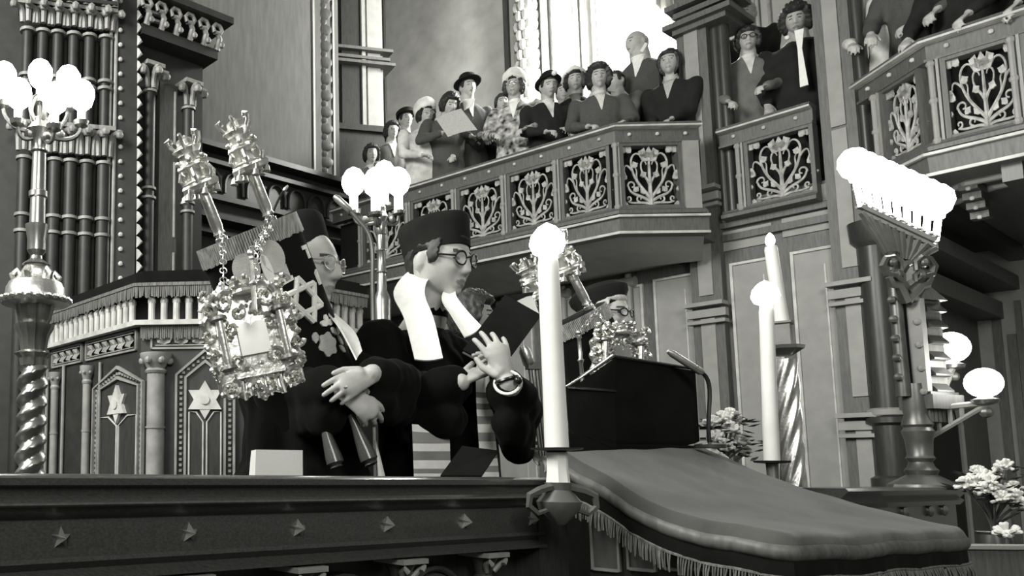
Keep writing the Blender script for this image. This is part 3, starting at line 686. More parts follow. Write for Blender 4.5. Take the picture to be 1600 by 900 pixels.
# left: twisted shaft, crown-shaped cap, pole, cluster of bulbs
Y = 3.3; b = at(47, 735, Y); k = Y / FPX
zq = lambda y: at(50, y, Y).z
t = thing('candelabrum', (b.x, b.y, .82), 'tall candelabrum on twisted column with six glowing bulbs beside the carved ark', 'candelabrum', 'candelabra on the platform')
T = Matrix.Translation((b.x, b.y, 0))
q = MB()
rings = []; n = 24
for i in range(110):
    z = lerp(.83, zq(572), i / 109); a0 = i * .46
    rings.append([Vector((b.x + (.054 + .010 * cos(2 * (a_ - a0))) * cos(a_), b.y + (.054 + .010 * cos(2 * (a_ - a0))) * sin(a_), z)) for a_ in [2 * pi * j / n for j in range(n)]])
q.loft(rings); q.build('twisted_column', 'brass', t)
q = MB(); q.lathe([(.05, zq(572)), (.055, zq(560)), (.075, zq(553)), (.05, zq(548)), (.06, zq(525)), (.075, zq(515)), (.08, zq(508)), (.055, zq(506)), (.065, zq(500)), (.075, zq(482)), (.08, zq(478))], T, 28, wob=lambda f, z_: .04 * cos(f * 28 * pi)); q.build('fluted_capital', 'brass', t)
q = MB(); q.lathe([(.06, zq(480)), (.135, zq(476)), (.142, zq(471)), (.128, zq(467)), (.122, zq(465)), (.118, zq(450)), (.112, zq(447)), (.108, zq(443)), (.088, zq(440)), (.06, zq(425)), (.045, zq(415)), (.04, zq(410))], T, 28); cp = q.build('crown_cap', 'silver', t)
q = MB()
for j in range(24): a_ = j * 2 * pi / 24; q.ball((b.x + .136 * cos(a_), b.y + .136 * sin(a_), zq(470)), (.016, .016, .012), 6)
for j in range(6):
    a_ = j * 2 * pi / 6 + .3; o_ = Vector((cos(a_), sin(a_), 0))
    c = Vector((b.x, b.y, 0)) + o_ * .085
    q.tube([c + UP * zq(442), c * 1 + o_ * .012 + UP * zq(432), c - o_ * .01 + UP * zq(424), c - o_ * .02 + UP * zq(430)], .012, 6)
q.build('crown_leaf', 'silver', cp)
q = MB(); q.lathe([(r_ * 1.3, zq(y_)) for r_, y_ in [(.045, 414), (.02, 405), (.018, 400), (.03, 392), (.03, 375), (.035, 360), (.038, 352), (.026, 350), (.024, 310), (.03, 308), (.03, 300), (.024, 298), (.022, 240), (.028, 237), (.024, 232), (.03, 215), (.045, 205), (.03, 195), (.02, 185)]], T, 20)
q.build('pole', 'brass', t)
random.seed(3)
BL = [(5, 160, 25), (28, 188, -.02), (62, 155, .1), (85, 196, -.12), (106, 165, .08), (127, 190, -.03)]
for i, (x, y, dy) in enumerate(BL):
    dy = [.05, -.06, .12, -.12, .1, -.02][i]
    c = at(x, y, Y + dy); m0 = Vector((b.x, b.y, zq(205)))
    q = MB(); q.tube(bez(m0, m0 + (c - m0) * .4 - UP * .06, Vector((c.x, c.y, c.z - .1)), c - UP * .015, 8), .012, 6, .008)
    q.ball(tuple(m0 + (c - m0) * .5 - UP * .035), .02, 8); ar = q.build('arm', 'bronze', t)
    q = MB(); q.lathe([(.006, -.03), (.028, -.018), (.034, 0), (.02, .006)], Matrix.Translation(c), 12); q.build('cup', 'brass', ar)
    q = MB(); q.tube([c, c + UP * .055], .016, 10); q.build('candle_tube', 'bulb', ar)
    q = MB(); q.lathe([(.014, .045), (.042, .07), (.054, .11), (.051, .138), (.034, .165), (.008, .18)], Matrix.Translation(c), 16); q.build('bulb', 'bulb', ar)  # bulb enlarged so its shape takes in the surrounding glare
q = MB()
for a_ in range(5):
    d_ = Vector((cos(a_ * 1.3), sin(a_ * 1.3), 0)); q.tube(bez(Vector((b.x, b.y, zq(200))), Vector((b.x, b.y, zq(190))) + d_ * .05, Vector((b.x, b.y, zq(165))) + d_ * .07, Vector((b.x, b.y, zq(150))) + d_ * .02, 8), .012, 6, .006)
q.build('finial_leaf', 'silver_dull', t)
# middle: slim pole with four lit bulbs
Y = 4.6; b = at(597, 470, Y); zq = lambda y: at(597, y, Y).z
t = thing('candelabrum', (b.x, b.y, .82), 'slim brass candelabrum with four lit candle bulbs between the two men in hats', 'candelabrum', 'candelabra on the platform')
T = Matrix.Translation((b.x, b.y, 0)); q = MB()
q.lathe([(.16, .82), (.15, .86), (.05, .92), (.03, 1.0), (.024, 1.6), (.05, zq(470)), (.04, zq(462)), (.028, zq(455)), (.026, zq(428)), (.032, zq(426)), (.026, zq(423)), (.024, zq(395)), (.03, zq(392)), (.024, zq(389)), (.024, zq(368)), (.03, zq(366)), (.036, zq(355)), (.03, zq(348)), (.045, zq(340)), (.02, zq(330)), (.03, zq(325)), (.01, zq(315))], T, 18); q.build('pole', 'brass', t)
for i, (x, y, dy) in enumerate(((553, 330, .02), (587, 332, -.1), (601, 318, .1), (623, 330, 0))):
    c = at(x, y, Y + dy); m0 = Vector((b.x, b.y, zq(345)))
    q = MB(); q.tube(bez(m0, m0 + (c - m0) * .5 - UP * .06, Vector((c.x, c.y, c.z - .1)), c - UP * .015, 8), .013, 6, .009); q.ball(tuple(m0 + (c - m0) * .6 - UP * .03), .024, 8); ar = q.build('arm', 'bronze', t)
    q = MB(); q.lathe([(.006, -.03), (.035, -.018), (.04, 0), (.02, .006)], Matrix.Translation(c), 12); q.build('cup', 'brass', ar)
    q = MB(); q.tube([c, c + UP * .1], .024, 10); q.build('candle_tube', 'bulb', ar)
    q = MB(); q.lathe([(.022, .09), (.052, .12), (.068, .165), (.064, .20), (.04, .24), (.006, .26)], Matrix.Translation(c), 16); q.build('bulb', 'bulb', ar)  # oversized bulb, glare put into its shape
# right: stand with a slanted row of bulbs over a fan of rods
Y = 4.6; b = at(1442, 760, Y); zq = lambda y: at(1440, y, Y).z
t = thing('candelabrum', (b.x, b.y, .82), 'tall dark candelabrum with a slanted row of nine blazing bulbs over a fan of rods', 'candelabrum', 'candelabra on the platform')
T = Matrix.Translation((b.x, b.y, 0)); q = MB()
q.lathe([(.13, zq(765)), (.155, zq(762)), (.15, zq(757)), (.10, zq(748)), (.065, zq(742)), (.075, zq(735)), (.06, zq(730)), (.05, zq(722)), (.065, zq(716)), (.055, zq(711)), (.06, zq(690)), (.072, zq(674)), (.06, zq(668)), (.07, zq(664)), (.055, zq(648)), (.06, zq(640)), (.05, zq(600))], T, 20, wob=lambda f, z_: .05 * cos(f * 16 * pi) if z_ < zq(735) else 0)
q.build('urn_base', 'bronze', t)
q = MB(); q.lathe([(.035, zq(620)), (.03, zq(520)), (.03, zq(440)), (.02, zq(400)), (.03, zq(395))], Matrix.Translation((b.x - .06, b.y, 0)), 12)
for y in (470, 500, 530, 560, 590): q.ball((b.x - .10, b.y - .02, zq(y)), .022, 8)
q.build('stem', 'bronze', t)
p0, p1 = at(1346, 322, Y + .05), at(1462, 376, Y - .1); dv = (p1 - p0)
q = MB(); q.tube([p0, p1], .02, 6); q.tube([p0 - UP * .035, p1 - UP * .035], .015, 6); q.build('fan_bar', 'bronze', t)
fo = at(1412, 415, Y)
for k in range(10):
    q = MB(); a = p0 + dv * (k / 9) - UP * .04; q.tube([a, Vector((lerp(a.x, fo.x, .55 + .2 * k / 9), lerp(a.y, fo.y, .6), lerp(a.z, fo.z, .8)))], .017, 6, .012); q.build('rod', 'bronze', t)
q = MB(); q.tube([p0 - UP * .04, fo], .02, 6); q.tube([p1 - UP * .04, fo], .02, 6); q.tube([fo, Vector((b.x - .06, b.y, zq(440)))], .03, 8)
fr = q.build('fan_frame', 'bronze', t)
q = MB()
for k in range(14): a = p0 + dv * (k / 13); q.ball(tuple(a + UP * .02), .02, 6)
q.build('rod_bead', 'brass', fr)
q = MB(); cc = at(1412, 418, Y - .05)
for sg in (-1, 1):
    for h, r_ in ((0, .09), (-.07, .07)):
        c = cc + Vector((sg * r_ * 1.0, -.03, h)); q.tube([cc + UP * (h - .12)] + [c + Vector((r_ * .6 * cos(a_) * sg, 0, r_ * .6 * sin(a_))) for a_ in (-1.8, -.9, 0, .9, 1.8, 2.7, 3.6)], [.03, .024, .022, .02, .018, .016, .014, .012], 6)
        q.ball(tuple(c + UP * .02), .026, 8)
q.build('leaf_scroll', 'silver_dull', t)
p0b, p1b = at(1337, 278, Y + .05), at(1465, 336, Y - .1)
for k in range(9):
    c = p0b + (p1b - p0b) * (k / 8); a = p0 + dv * (k / 8)
    q = MB(); q.tube([a, c - UP * .03], .016, 8); q.lathe([(.01, -.03), (.03, -.02), (.034, 0), (.02, .006)], Matrix.Translation(c), 10); cu = q.build('candle_tube', 'bulb', t)
    if k in (2, 6): lamp_light(c + UP * .24, 16)
    q = MB(); q.lathe([(.02, -.01), (.06, .02), (.082, .075), (.076, .125), (.045, .165), (.006, .18)], Matrix.Translation(c), 16); q.build('bulb', 'bulb', cu)  # bulb swollen to cover the glare around it
# slatted lantern box with gabled top on the stand
LN = Frame((b.x + .02, b.y), (sin(radians(75)), cos(radians(75)))); q = MB()
(s0, z1), (s1, z0) = LN.hit(1421, 470), LN.hit(1466, 615); zg = zw(LN, 1436, 452)
q.fbox(LN, s0, s1, z0, z1, -.06, .05); q.fprism(LN, [(s0 - .02, z1), (s1 + .03, z1), (s0 + .045, zg + .01)], -.07, .07); o = q.build('lantern_box', 'stile', t, 0)
q = MB()
for k in range(6): z = lerp(z0 + .05, z1 - .02, k / 5); q.hexa([LN.p(s0 + .02, z - .055, .05), LN.p(s1 - .01, z - .055, .05), LN.p(s1 - .01, z - .05, .085), LN.p(s0 + .02, z - .05, .085), LN.p(s0 + .02, z, .05), LN.p(s1 - .01, z, .05), LN.p(s1 - .01, z - .04, .085), LN.p(s0 + .02, z - .04, .085)])
q.fbox(LN, s0 - .025, s1 + .03, z0 - .02, z0, -.08, .08)
q.build('louvre', 'dark', o, 0)
q = MB(); q.fbox(LN, s0 - .03, s0 + .005, z0, z1, .0, .07)
for k in range(5): q.ball(tuple(LN.p(s0 - .03, lerp(z0, z1, k / 4), .05)), .02, 8)
q.build('lantern_edge', 'panel', o)
q = MB(); q.fbox(LN, s0 - .03, s1 + .05, zw(LN, 1440, 640), zw(LN, 1440, 618), -.08, .09)
for k in range(6): q.fbox(LN, lerp(s0, s1, k / 5) - .012, lerp(s0, s1, k / 5) + .012, zw(LN, 1440, 660), zw(LN, 1440, 640), -.05, .06)
q.build('arcade_box', 'stile', o, 0)
# bracket lamps
def bracket(p0, p1, lift, t):
    d = (p1 - p0); q = MB(); q.tube([p0, p1], .018, 6); lo = p0 - UP * .16; q.tube([lo, p1 - UP * .01], .014, 6)
    for k in range(4): a = p0 + d * (k * .2); e = lo + (p1 - lo) * (k * .2); q.tube([a, e], .011, 6)
    q.build('bracket_arm', 'panel', t)
    q = MB(); q.lathe([(.02, -.03), (.055, -.02), (.06, 0), (.03, .01)], Matrix.Translation(p1 + UP * .02), 14); q.ball(tuple(p1 - UP * .05), .03, 8); q.build('lamp_cup', 'brass', t)
    q = MB(); q.ball(tuple(p1 + UP * (.03 + lift)), (lift, lift, lift), 18); q.build('lamp_globe', 'bulb', t)
    lamp_light(p1 + UP * (.05 + lift * 2.2), 7)
t = thing('bracket_lamp', at(1445, 655, 4.62), 'two-globe lamp on pierced bracket arms beside the slatted lantern box', 'lamp')
bracket(at(1447, 640, 4.62), at(1540, 630, 4.45), .08, t); bracket(at(1447, 628, 4.66), at(1488, 575, 4.8), .09, t)
# ================================================================ platform rail in front
RF = RAILF
zr = lambda x, y: zw(RF, x, y)
sl, sr = sw(RF, -60, 770) - .3, sw(RF, 846, 770)
ztp = zr(812, 746)
t = thing('platform_rail', RF.p(sr - .5, .0), 'long dark polished wooden rail with raised stars in front of the robed officiants', 'rail')
h = lambda y: zr(812, y)
q = MB()
pr = [(-.14, h(746) - .0), (.02, h(746)), (.03, h(750)), (.03, h(757)), (.015, h(760)), (.012, h(768)), (.022, h(771)), (.026, h(777)), (.018, h(781)), (.012, h(785)), (.0, h(792)), (-.14, h(792))]
sweep(q, [RF.p(sl, 0).xy, RF.p(sr, 0).xy], [(n, z) for n, z in pr]); q.build('top_moulding', 'rail', t, 50)
q = MB(); sweep(q, [RF.p(sl, 0).xy, RF.p(sr, 0).xy], [(.012, h(780)), (.027, h(779)), (.030, h(777)), (.027, h(775)), (.012, h(774))]); q.build('highlight_bead', 'stile', t, 50)  # paler bead paints in the highlight along the rail moulding
q = MB(); q.fbox(RF, sl, sr, h(832), h(790), -.12, -.004); bd = q.build('star_board', 'rail', t, 0)
q = MB(); sweep(q, [RF.p(sl, 0).xy, RF.p(sr, 0).xy], [(-.12, h(832)), (.004, h(832)), (.006, h(837)), (-.01, h(845)), (.004, h(850)), (.012, h(853)), (.012, h(857)), (-.12, h(860))]); q.build('bottom_moulding', 'rail', t, 50)
for x in (97, 297, 467, 607, 728, 832):
    s = sw(RF, x, 812); q = MB(); z = h(812); R, r = .022, .0075
    ring = [(s + (R if k % 2 == 0 else r) * cos(pi / 2 + k * pi / 5), z + (R if k % 2 == 0 else r) * sin(pi / 2 + k * pi / 5)) for k in range(10)]
    q.add([RF.p(a, b_, -.005) for a, b_ in ring] + [RF.p(s, z, .02), RF.p(s, z, -.006)], [(k, (k + 1) % 10, 10) for k in range(10)] + [((k + 1) % 10, k, 11) for k in range(10)])
    q.build('star', 'silver_plain', bd, 0)
q = MB(); q.fbox(RF, sl, sr, .82, h(857), -.12, -.08); q.build('back_panel', 'dark', t, 0)
for x in (20, 97, 300, 480, 640, 770):                     # short columns with leaf capitals under the rail
    s = sw(RF, x, 870) ; q = MB(); c = RF.p(s, 0, -.03); zt_ = h(860)
    q.lathe([(.02, zt_ - .4), (.02, zt_ - .07), (.026, zt_ - .065), (.022, zt_ - .058), (.03, zt_ - .03), (.04, zt_ - .012)], Matrix.Translation(c), 14)
    o = q.build('baluster', 'rail', t)
    q = MB(); q.fbox(RF, s - .045, s + .045, zt_ - .012, zt_, -.075, .02)
    for k in (-1, 1): q.tube([c + RF.d * (k * .015) + RF.n * .02 + UP * (zt_ - .05), c + RF.d * (k * .03) + RF.n * .03 + UP * (zt_ - .03), c + RF.d * (k * .035) + RF.n * .045 + UP * (zt_ - .02), c + RF.d * (k * .025) + RF.n * .045 + UP * (zt_ - .03)], .007, 6)
    q.build('leaf_capital', 'arklight', o)
for xa, xb in ((97, 300), (300, 480), (480, 640), (640, 770)):
    a, b = sw(RF, xa, 870), sw(RF, xb, 870); q = MB(); z = h(870); w = (b - a) / 2 - .05; m_ = (a + b) / 2
    for r_ in (1, .8): q.tube([RF.p(m_ + w * r_ * cos(u), z - .12 + .1 * r_ * sin(u), -.06) for u in [pi * k / 12 for k in range(13)]], .009, 6)
    for k in range(5): q.tube(bez(RF.p(m_ + (k - 2) * w * .3, z - .14, -.06), RF.p(m_ + (k - 2) * w * .2, z - .1, -.04), RF.p(m_ + (k - 2) * w * .35, z - .06, -.05), RF.p(m_ + (k - 2) * w * .45, z - .07, -.04), 6), .010, 6, .006)
    q.build('arch_tracery', 'rail', t)
q = MB(); q.fbox(RF, sr - .02, sr + .12, .82, h(757), -.14, .0); q.fbox(RF, sr - .03, sr + .13, h(800), h(792), -.15, .01); q.build('end_post', 'dark', t, 0)

# ---- reading desk with velvet cover
A, D_, B, C_ = at(885, 706, 2.38), at(1100, 700, 3.12), at(1222, 832, 1.98), at(1492, 822, 2.5)
NU, NV = 48, 40
def top(u, v):                                             # u across A->D, v down the slope
    a = A.lerp(D_, u); b = B.lerp(C_, u); f = v
    p = a.lerp(b, f)
    p = p + UP * (-.045 * sin(pi * f) * (1 - .3 * u) + .012 * sin(f * 9 + u * 3) * (1 - u) * .4)
    p = p + UP * .006 * mnoise.noise(Vector((u * 5, f * 6, 2)))
    return p
t = thing('reading_desk', (A.lerp(C_, .5)).xy.to_3d() + UP * 0, 'sloping reading desk draped in grey fringed velvet', 'desk')
q = MB(); vs = []; fs = []
nrmE = (B - A).cross(UP).normalized()
if nrmE.dot(Vector((0, -1, 0))) < 0: nrmE = -nrmE
def edge_drop(u, v):
    return top(u, v)
path = [top(0, v / NV) for v in range(NV + 1)] + [top(u / NU, 1) for u in range(1, NU + 1)] + [top(1, 1 - v / NV) for v in range(1, NV + 1)]
idx = {}
for i in range(NU + 1):
    for j in range(NV + 1): idx[i, j] = len(vs); vs.append(top(i / NU, j / NV))
for i in range(NU):
    for j in range(NV): fs.append((idx[i, j], idx[i, j + 1], idx[i + 1, j + 1], idx[i + 1, j]))
q.add(vs, fs)
cen = (A + B + C_ + D_) / 4
def outward(k):
    t_ = path[min(k + 1, len(path) - 1)] - path[max(k - 1, 0)]; n = t_.cross(UP).normalized()
    return n if n.dot(path[k] - cen) > 0 else -n
def skirt(mbx, prof):
    rings = []
    for k in range(len(path)):
        n = outward(k); hang = 1 + .12 * sin(k * .55) + .06 * sin(k * 1.9)
        rings.append([path[k] + n * (o_ * hang) + UP * z_ for o_, z_ in prof])
    v_ = [p for r in rings for p in r]; m_ = len(prof)
    mbx.add(v_, [(k * m_ + i, (k + 1) * m_ + i, (k + 1) * m_ + i + 1, k * m_ + i + 1) for k in range(len(rings) - 1) for i in range(m_ - 1)])
skirt(q, [(0, 0), (.012, -.004), (.022, -.014), (.03, -.03)])
ck = q.build('velvet_cover', 'cloth', t, 60)
q = MB(); skirt(q, [(.028, -.028), (.036, -.036), (.040, -.05), (.034, -.062), (.028, -.066)]); q.build('satin_border', 'embro_dark' if 'embro_dark' in M else 'stile', ck, 60)
q = MB(); skirt(q, [(.028, -.064), (.03, -.10), (.028, -.112)]); q.build('cover_skirt', 'velvet', ck, 60)
q = MB(); random.seed(5)
for k in range(len(path) - 1):
    n = outward(k); a = path[k] + n * .031 - UP * .105; b = path[k + 1] + outward(k + 1) * .031 - UP * .105
    nn = max(2, int((b - a).length / .0045))
    q.tube([a, b], .004, 5)
    for j in range(nn):
        if (k // 4) % 7 == 5 and k % 4 == 2: continue
        c = a.lerp(b, j / nn); e = c - UP * .048 * random.uniform(.85, 1.1) + n * random.uniform(0, .012) + (b - a).normalized() * random.uniform(-.006, .006)
        q.tube([c, c.lerp(e, .5) + n * .003, e], .0017, 4)
q.build('cover_fringe', 'fringe_dark', ck, 40)
# panelled body under the cover
q = MB(); ins = .06
def inset(p): d_ = (cen - p); d_.z = 0; return p + d_.normalized() * ins
ca = [inset(p) for p in (A, B, C_, D_)]
q.prism([Vector((p.x, p.y, .0 if True else 0)) for p in ca], [Vector((p.x, p.y, p.z - .06)) for p in ca]); bo = q.build('desk_body', 'dark', t, 0)
DF = Frame(ca[0].xy, (ca[1] - ca[0]).xy); Ld = (ca[1] - ca[0]).xy.length
for (x0, x1) in ((930, 968), (986, 1024), (1042, 1064), (1082, 1118), (1134, 1170)):
    (a, z0), (b, _) = DF.hit(x0, 886), DF.hit(x1, 886); zt_ = lerp(ca[0].z, ca[1].z, (a + b) / 2 / Ld) - .12
    q = MB(); q.fbox(DF, a, b, z0, zt_, 0, .006); pnl = q.build('desk_panel', 'stile', bo, 0)
    q = MB()
    for c in ((a - .006, a, z0 - .006, zt_), (b, b + .006, z0 - .006, zt_), (a, b, z0 - .008, z0)): q.fbox(DF, c[0], c[1], c[2], c[3], 0, .012)
    q.build('panel_edge', 'panel', pnl, 0)
# ---- tall candles
def candle(x, ybot, ytop, w, Y, label, flame_r, flame_h, lean=0, flame_on=True):
    b, e = at(x, ybot, Y), at(x + lean, ytop, Y); r = w / 2 * Y / FPX
    t = thing('candle', b, label, 'candle', 'tall white candles')
    q = MB(); q.tube([b, b.lerp(e, .3) + UP * .0, b.lerp(e, .96), e], [r * 1.06, r, r * .95, r * .82], 20); q.build('wax_stick', 'wax', t)
    q = MB(); q.tube([e, e + UP * .012], .0016, 6); q.build('wick', 'black', t)
    d = (e - b).normalized()
    q = MB(); q.lathe([(flame_r * .35, 0), (flame_r * .8, flame_h * .12), (flame_r, flame_h * .36), (flame_r * .88, flame_h * .62), (flame_r * .5, flame_h * .86), (.001, flame_h)], Matrix.Translation(e + UP * .002), 16); q.build('flame', 'flame', t)
    return b, e, r
b, e, r = candle(870, 700, 402, 33, 2.2, 'thick white candle with big flame standing at the rail corner', .046, .094, -14)  # flame widened so its shape holds the round glow too
t = thing('candle_holder', b - UP * .1, 'dark candle holder with flat drip plate on the rail end', 'candle holder')
T = Matrix.Translation((b.x, b.y, b.z))
q = MB(); q.lathe([(.02, -.012), (.03, -.008), (.062, -.004), (.064, 0), (.03, .0)], T, 20); q.build('drip_plate', 'dark', t)
q = MB(); q.lathe([(.03, -.09), (.027, -.06), (.026, -.012)], T, 16, wob=lambda f, z_: .06 * cos(f * 20 * pi)); q.build('fluted_socket', 'wax', t)
q = MB(); q.lathe([(.012, -.2), (.05, -.16), (.055, -.14), (.03, -.11), (.034, -.09)], T, 16)
for sg in (-1, 1):
    c = b + Vector((sg * .06, -.02, -.14)); q.tube([b + Vector((sg * .02, -.01, -.1))] + [c + Vector((.03 * cos(a_) * sg, 0, .03 * sin(a_))) for a_ in (1.6, .6, -.4, -1.4, -2.4)], [.012, .011, .01, .009, .008, .006], 6)
q.build('scroll_base', 'bronze', t)
b, e, r = candle(1206, 720, 478, 21, 3.4, 'thin white candle with round flame on a small dark drip plate', .052, .106, -9)
t = thing('candle_holder', b - UP * .1, 'small dark drip plate holder under the thin candle beside the flowers', 'candle holder')
T = Matrix.Translation(b); q = MB(); q.lathe([(.02, -.012), (.06, -.008), (.066, 0), (.02, .0)], T, 20); q.build('drip_plate', 'dark', t); q = MB(); q.lathe([(.03, -.12), (.02, -.08), (.022, -.012)], T, 14); q.build('socket', 'bronze', t)
b, e, r = candle(1222, 505, 385, 19, 4.2, 'white candle with small flame on the twisted column stand', .022, .07, -18)
t = thing('candle_stand', (b.x, b.y, .82), 'twisted silver column stand with square cap behind the thin candle', 'candle stand')
T = Matrix.Translation((b.x, b.y, 0)); zq = lambda y: at(1222, y, 4.2).z
q = MB(); q.lathe([(.05, zq(542)), (.05, zq(508)), (.062, zq(506)), (.062, zq(503)), (.02, zq(503))], T, 4); q.lathe([(.035, zq(556)), (.085, zq(546)), (.09, zq(541)), (.04, zq(540))], T, 8); q.build('square_cap', 'bronze', t, 30)
rings = []
for i in range(60):
    z = lerp(1.2, zq(562), i / 59); a0 = i * .11
    rings.append([Vector((b.x + (.050 + .006 * cos(6 * (a_ - a0))) * cos(a_), b.y + (.050 + .006 * cos(6 * (a_ - a0))) * sin(a_), z)) for a_ in [2 * pi * j / 48 for j in range(48)]])
q = MB(); q.loft(rings); q.build('twisted_shaft', 'silver', t)
q = MB(); q.lathe([(.1, .82), (.09, .9), (.04, 1.1), (.06, 1.18), (.05, 1.22)], T, 16); q.build('foot', 'bronze', t)

# ---- black lectern on the desk
Y0 = 2.82
cb = at(957, 558, Y0 + .15); fl = at(884, 607, Y0 - .12); br = at(1089, 578, Y0 + .28)
lb, lf, lr = at(957, 712, Y0 + .15), at(884, 692, Y0 - .12), at(1091, 712, Y0 + .28)
zb = 1.66
back = (fl - cb); back.z = 0
vx = Vector((br.x - cb.x, br.y - cb.y, 0)); 
base4 = [Vector((cb.x, cb.y, 0)), Vector((br.x, br.y, 0)), Vector((br.x, br.y, 0)) + back + Vector((-.02, .2, 0)), Vector((fl.x, fl.y, 0)) ]
t = thing('lectern', (cb + Vector((.1, .1, 0))).xy.to_3d() + UP * 1.62, 'black draped lectern box with sloping top standing on the velvet desk', 'lectern')
tz = [cb.z, br.z, lerp(br.z, fl.z, .8), fl.z]
# base trim and body
for nm, zz0, zz1, k, m_ in (('base_trim', 0, .075, 1.03, 'velvet'), ('body', .07, None, 1.0, 'velvet')):
    q = MB(); ce = sum(base4, Vector()) / 4
    P = [ce + (p - ce) * k for p in base4]
    bot = [lb.z - .03, lr.z - .03, 1.6, lf.z - .03]
    lo = [Vector((p.x, p.y, bz + zz0)) for p, bz in zip(P, bot)]; hi = [Vector((p.x, p.y, (tz[i] if zz1 is None else bot[i] + zz1))) for i, p in enumerate(P)]
    q.prism(lo, hi); o = q.build(nm, m_, t, 0)
    bv = o.modifiers.new('round', 'BEVEL'); bv.width = .012; bv.segments = 3
q = MB(); P = [ce + (p - ce) * 1.02 for p in base4]
q.tube([Vector((p.x, p.y, z_ + .002)) for p, z_ in zip(P, tz)] + [Vector((P[0].x, P[0].y, tz[0] + .002))], .009, 8); q.build('edge_piping', 'rim', t)

# ---- microphones
def mic(name, base, pts, tip, label, r=.009, hr=.014, hl=.09):
    t = thing(name, base, label, 'microphone', 'microphones on the platform')
    q = MB(); q.tube(pts, r, 8); q.build('gooseneck', 'rim' if r < .008 else 'silver_dull', t)
    d = (tip - pts[-1]).normalized(); q = MB(); q.tube([pts[-1], pts[-1] + d * .01, tip - d * .02, tip], [hr * .7, hr, hr, hr * .6], 12); q.build('capsule', 'silver', t)
    q = MB(); q.lathe([(.05, 0), (.05, .012), (.015, .02)], Matrix.Translation(base), 14); q.build('foot', 'dark', t); return t
Y = 3.0
mic('microphone', at(1110, 700, Y), bez(at(1110, 700, Y), at(1100, 650, Y), at(1120, 600, Y), at(1098, 583, Y), 12), at(1043, 548, Y), 'slanted stick microphone on a curved neck beside the black lectern', .007, .013)
Y = 4.2
mic('microphone', Vector((*at(582, 400, Y).xy, .82)), [Vector((*at(582, 400, Y).xy, .84)), at(582, 440, Y)] + bez(at(582, 440, Y), at(582, 400, Y), at(585, 375, Y), at(570, 355, Y), 10) + [at(548, 330, Y)], at(522, 306, Y), 'bent microphone rising beside the middle candelabrum', .012, .018)
Y = 3.5
mic('microphone', Vector((*at(420, 360, Y).xy, .82)), [Vector((*at(420, 360, Y).xy, .84))] + bez(at(420, 360, Y), at(425, 330, Y), at(435, 310, Y), at(443, 298, Y), 8), at(450, 290, Y), 'thin microphone tip showing above the star-embroidered scroll mantle', .005, .008)
Y = 3.0
t = mic('microphone', Vector((*at(842, 700, Y).xy, 1.45)), [at(845, 712, Y), at(828, 572, Y)], at(817, 540, Y), 'pale microphone on twin rods between the open book and thick candle', .008, .02)
q = MB(); q.tube([at(853, 712, Y), at(838, 572, Y)], .007, 8); q.box(tuple(at(834, 572, Y)), (.05, .03, .025)); q.build('stand_rod', 'silver_dull', t)

# ---- flowers
def blossom(c, r, parent, label=None, m='petal'):
    q = MB(); random.seed(int(c.x * 1000) % 977)
    for k in range(26):
        a_, e_ = random.uniform(0, 2 * pi), random.uniform(-.4, 1.5)
        d_ = Vector((cos(a_) * cos(e_), sin(a_) * cos(e_), sin(e_)))
        q.capsule(c + d_ * r * .3, c + d_ * r * .9, r * .12, r * .2, 6)
    q.ball(tuple(c), r * .45, 8); return q.build('blossom', m, parent)
def bouquet(name, base, pts, r, label):
    t = thing(name, base, label, 'flowers', 'white flower arrangements'); q = MB(); random.seed(11)
    for p in pts: q.tube(bez(base, base + UP * (p.z - base.z) * .5, p - UP * .04, p, 6), .005, 5)
    q.build('stem', 'leaf', t)
    q = MB()
    for p in pts:
        for k in range(7):
            a_ = random.uniform(0, 6.28); c = p + Vector((cos(a_), sin(a_), random.uniform(-.9, .2))) * r * 1.1; d_ = Vector((cos(a_), sin(a_), random.uniform(-.3, .5))).normalized(); w = d_.cross(UP).normalized() * r * .35
            q.add([c - w * .2, c + d_ * r * .7 - w + UP * .004, c + d_ * r * 1.5, c + d_ * r * .7 + w, c + d_ * r * .7 - UP * .006], [(0, 1, 4), (1, 2, 4), (2, 3, 4), (3, 0, 4)])
    q.build('foliage', 'leaf', t, 0)
    for p in pts: blossom(p, r, t)
    q = MB(); q.lathe([(.06, -.25), (.07, -.1), (.05, 0), (.055, .01)], Matrix.Translation(base), 14); q.build('vase', 'dark', t); return t
Y = 3.6
bouquet('flower_bouquet', at(1130, 735, Y), [at(x, y, Y + dy) for x, y, dy in ((1113, 662, 0), (1128, 655, .05), (1142, 672, 0), (1118, 685, -.05), (1150, 690, .05), (1135, 700, -.03), (1108, 705, 0), (1160, 708, .1), (1150, 660, .1), (1122, 718, -.06), (1165, 690, .1), (1140, 650, .08))], .036, 'white flower bouquet between the black lectern and the thin candle')
Y = 3.4
bouquet('flower_bouquet', at(1552, 835, Y), [at(x, y, Y + dy) for x, y, dy in ((1508, 758, 0), (1522, 752, 0), (1535, 745, .05), (1548, 755, -.05), (1560, 742, .05), (1570, 730, 0), (1540, 768, -.05), (1556, 772, 0), (1590, 780, -.08), (1575, 772, -.05), (1598, 790, -.1), (1565, 780, -.1), (1584, 765, 0), (1528, 740, .1))], .034, 'tall white flower arrangement beside the dark urn base of the candelabrum')
t = thing('chrysanthemum', at(1574, 860, 3.2), 'single white chrysanthemum just above the low dark screen', 'flower'); blossom(at(1574, 834, 3.2), .042, t); q = MB(); q.tube([at(1574, 880, 3.2), at(1574, 838, 3.2)], .006, 6); q.build('stem', 'leaf', t)

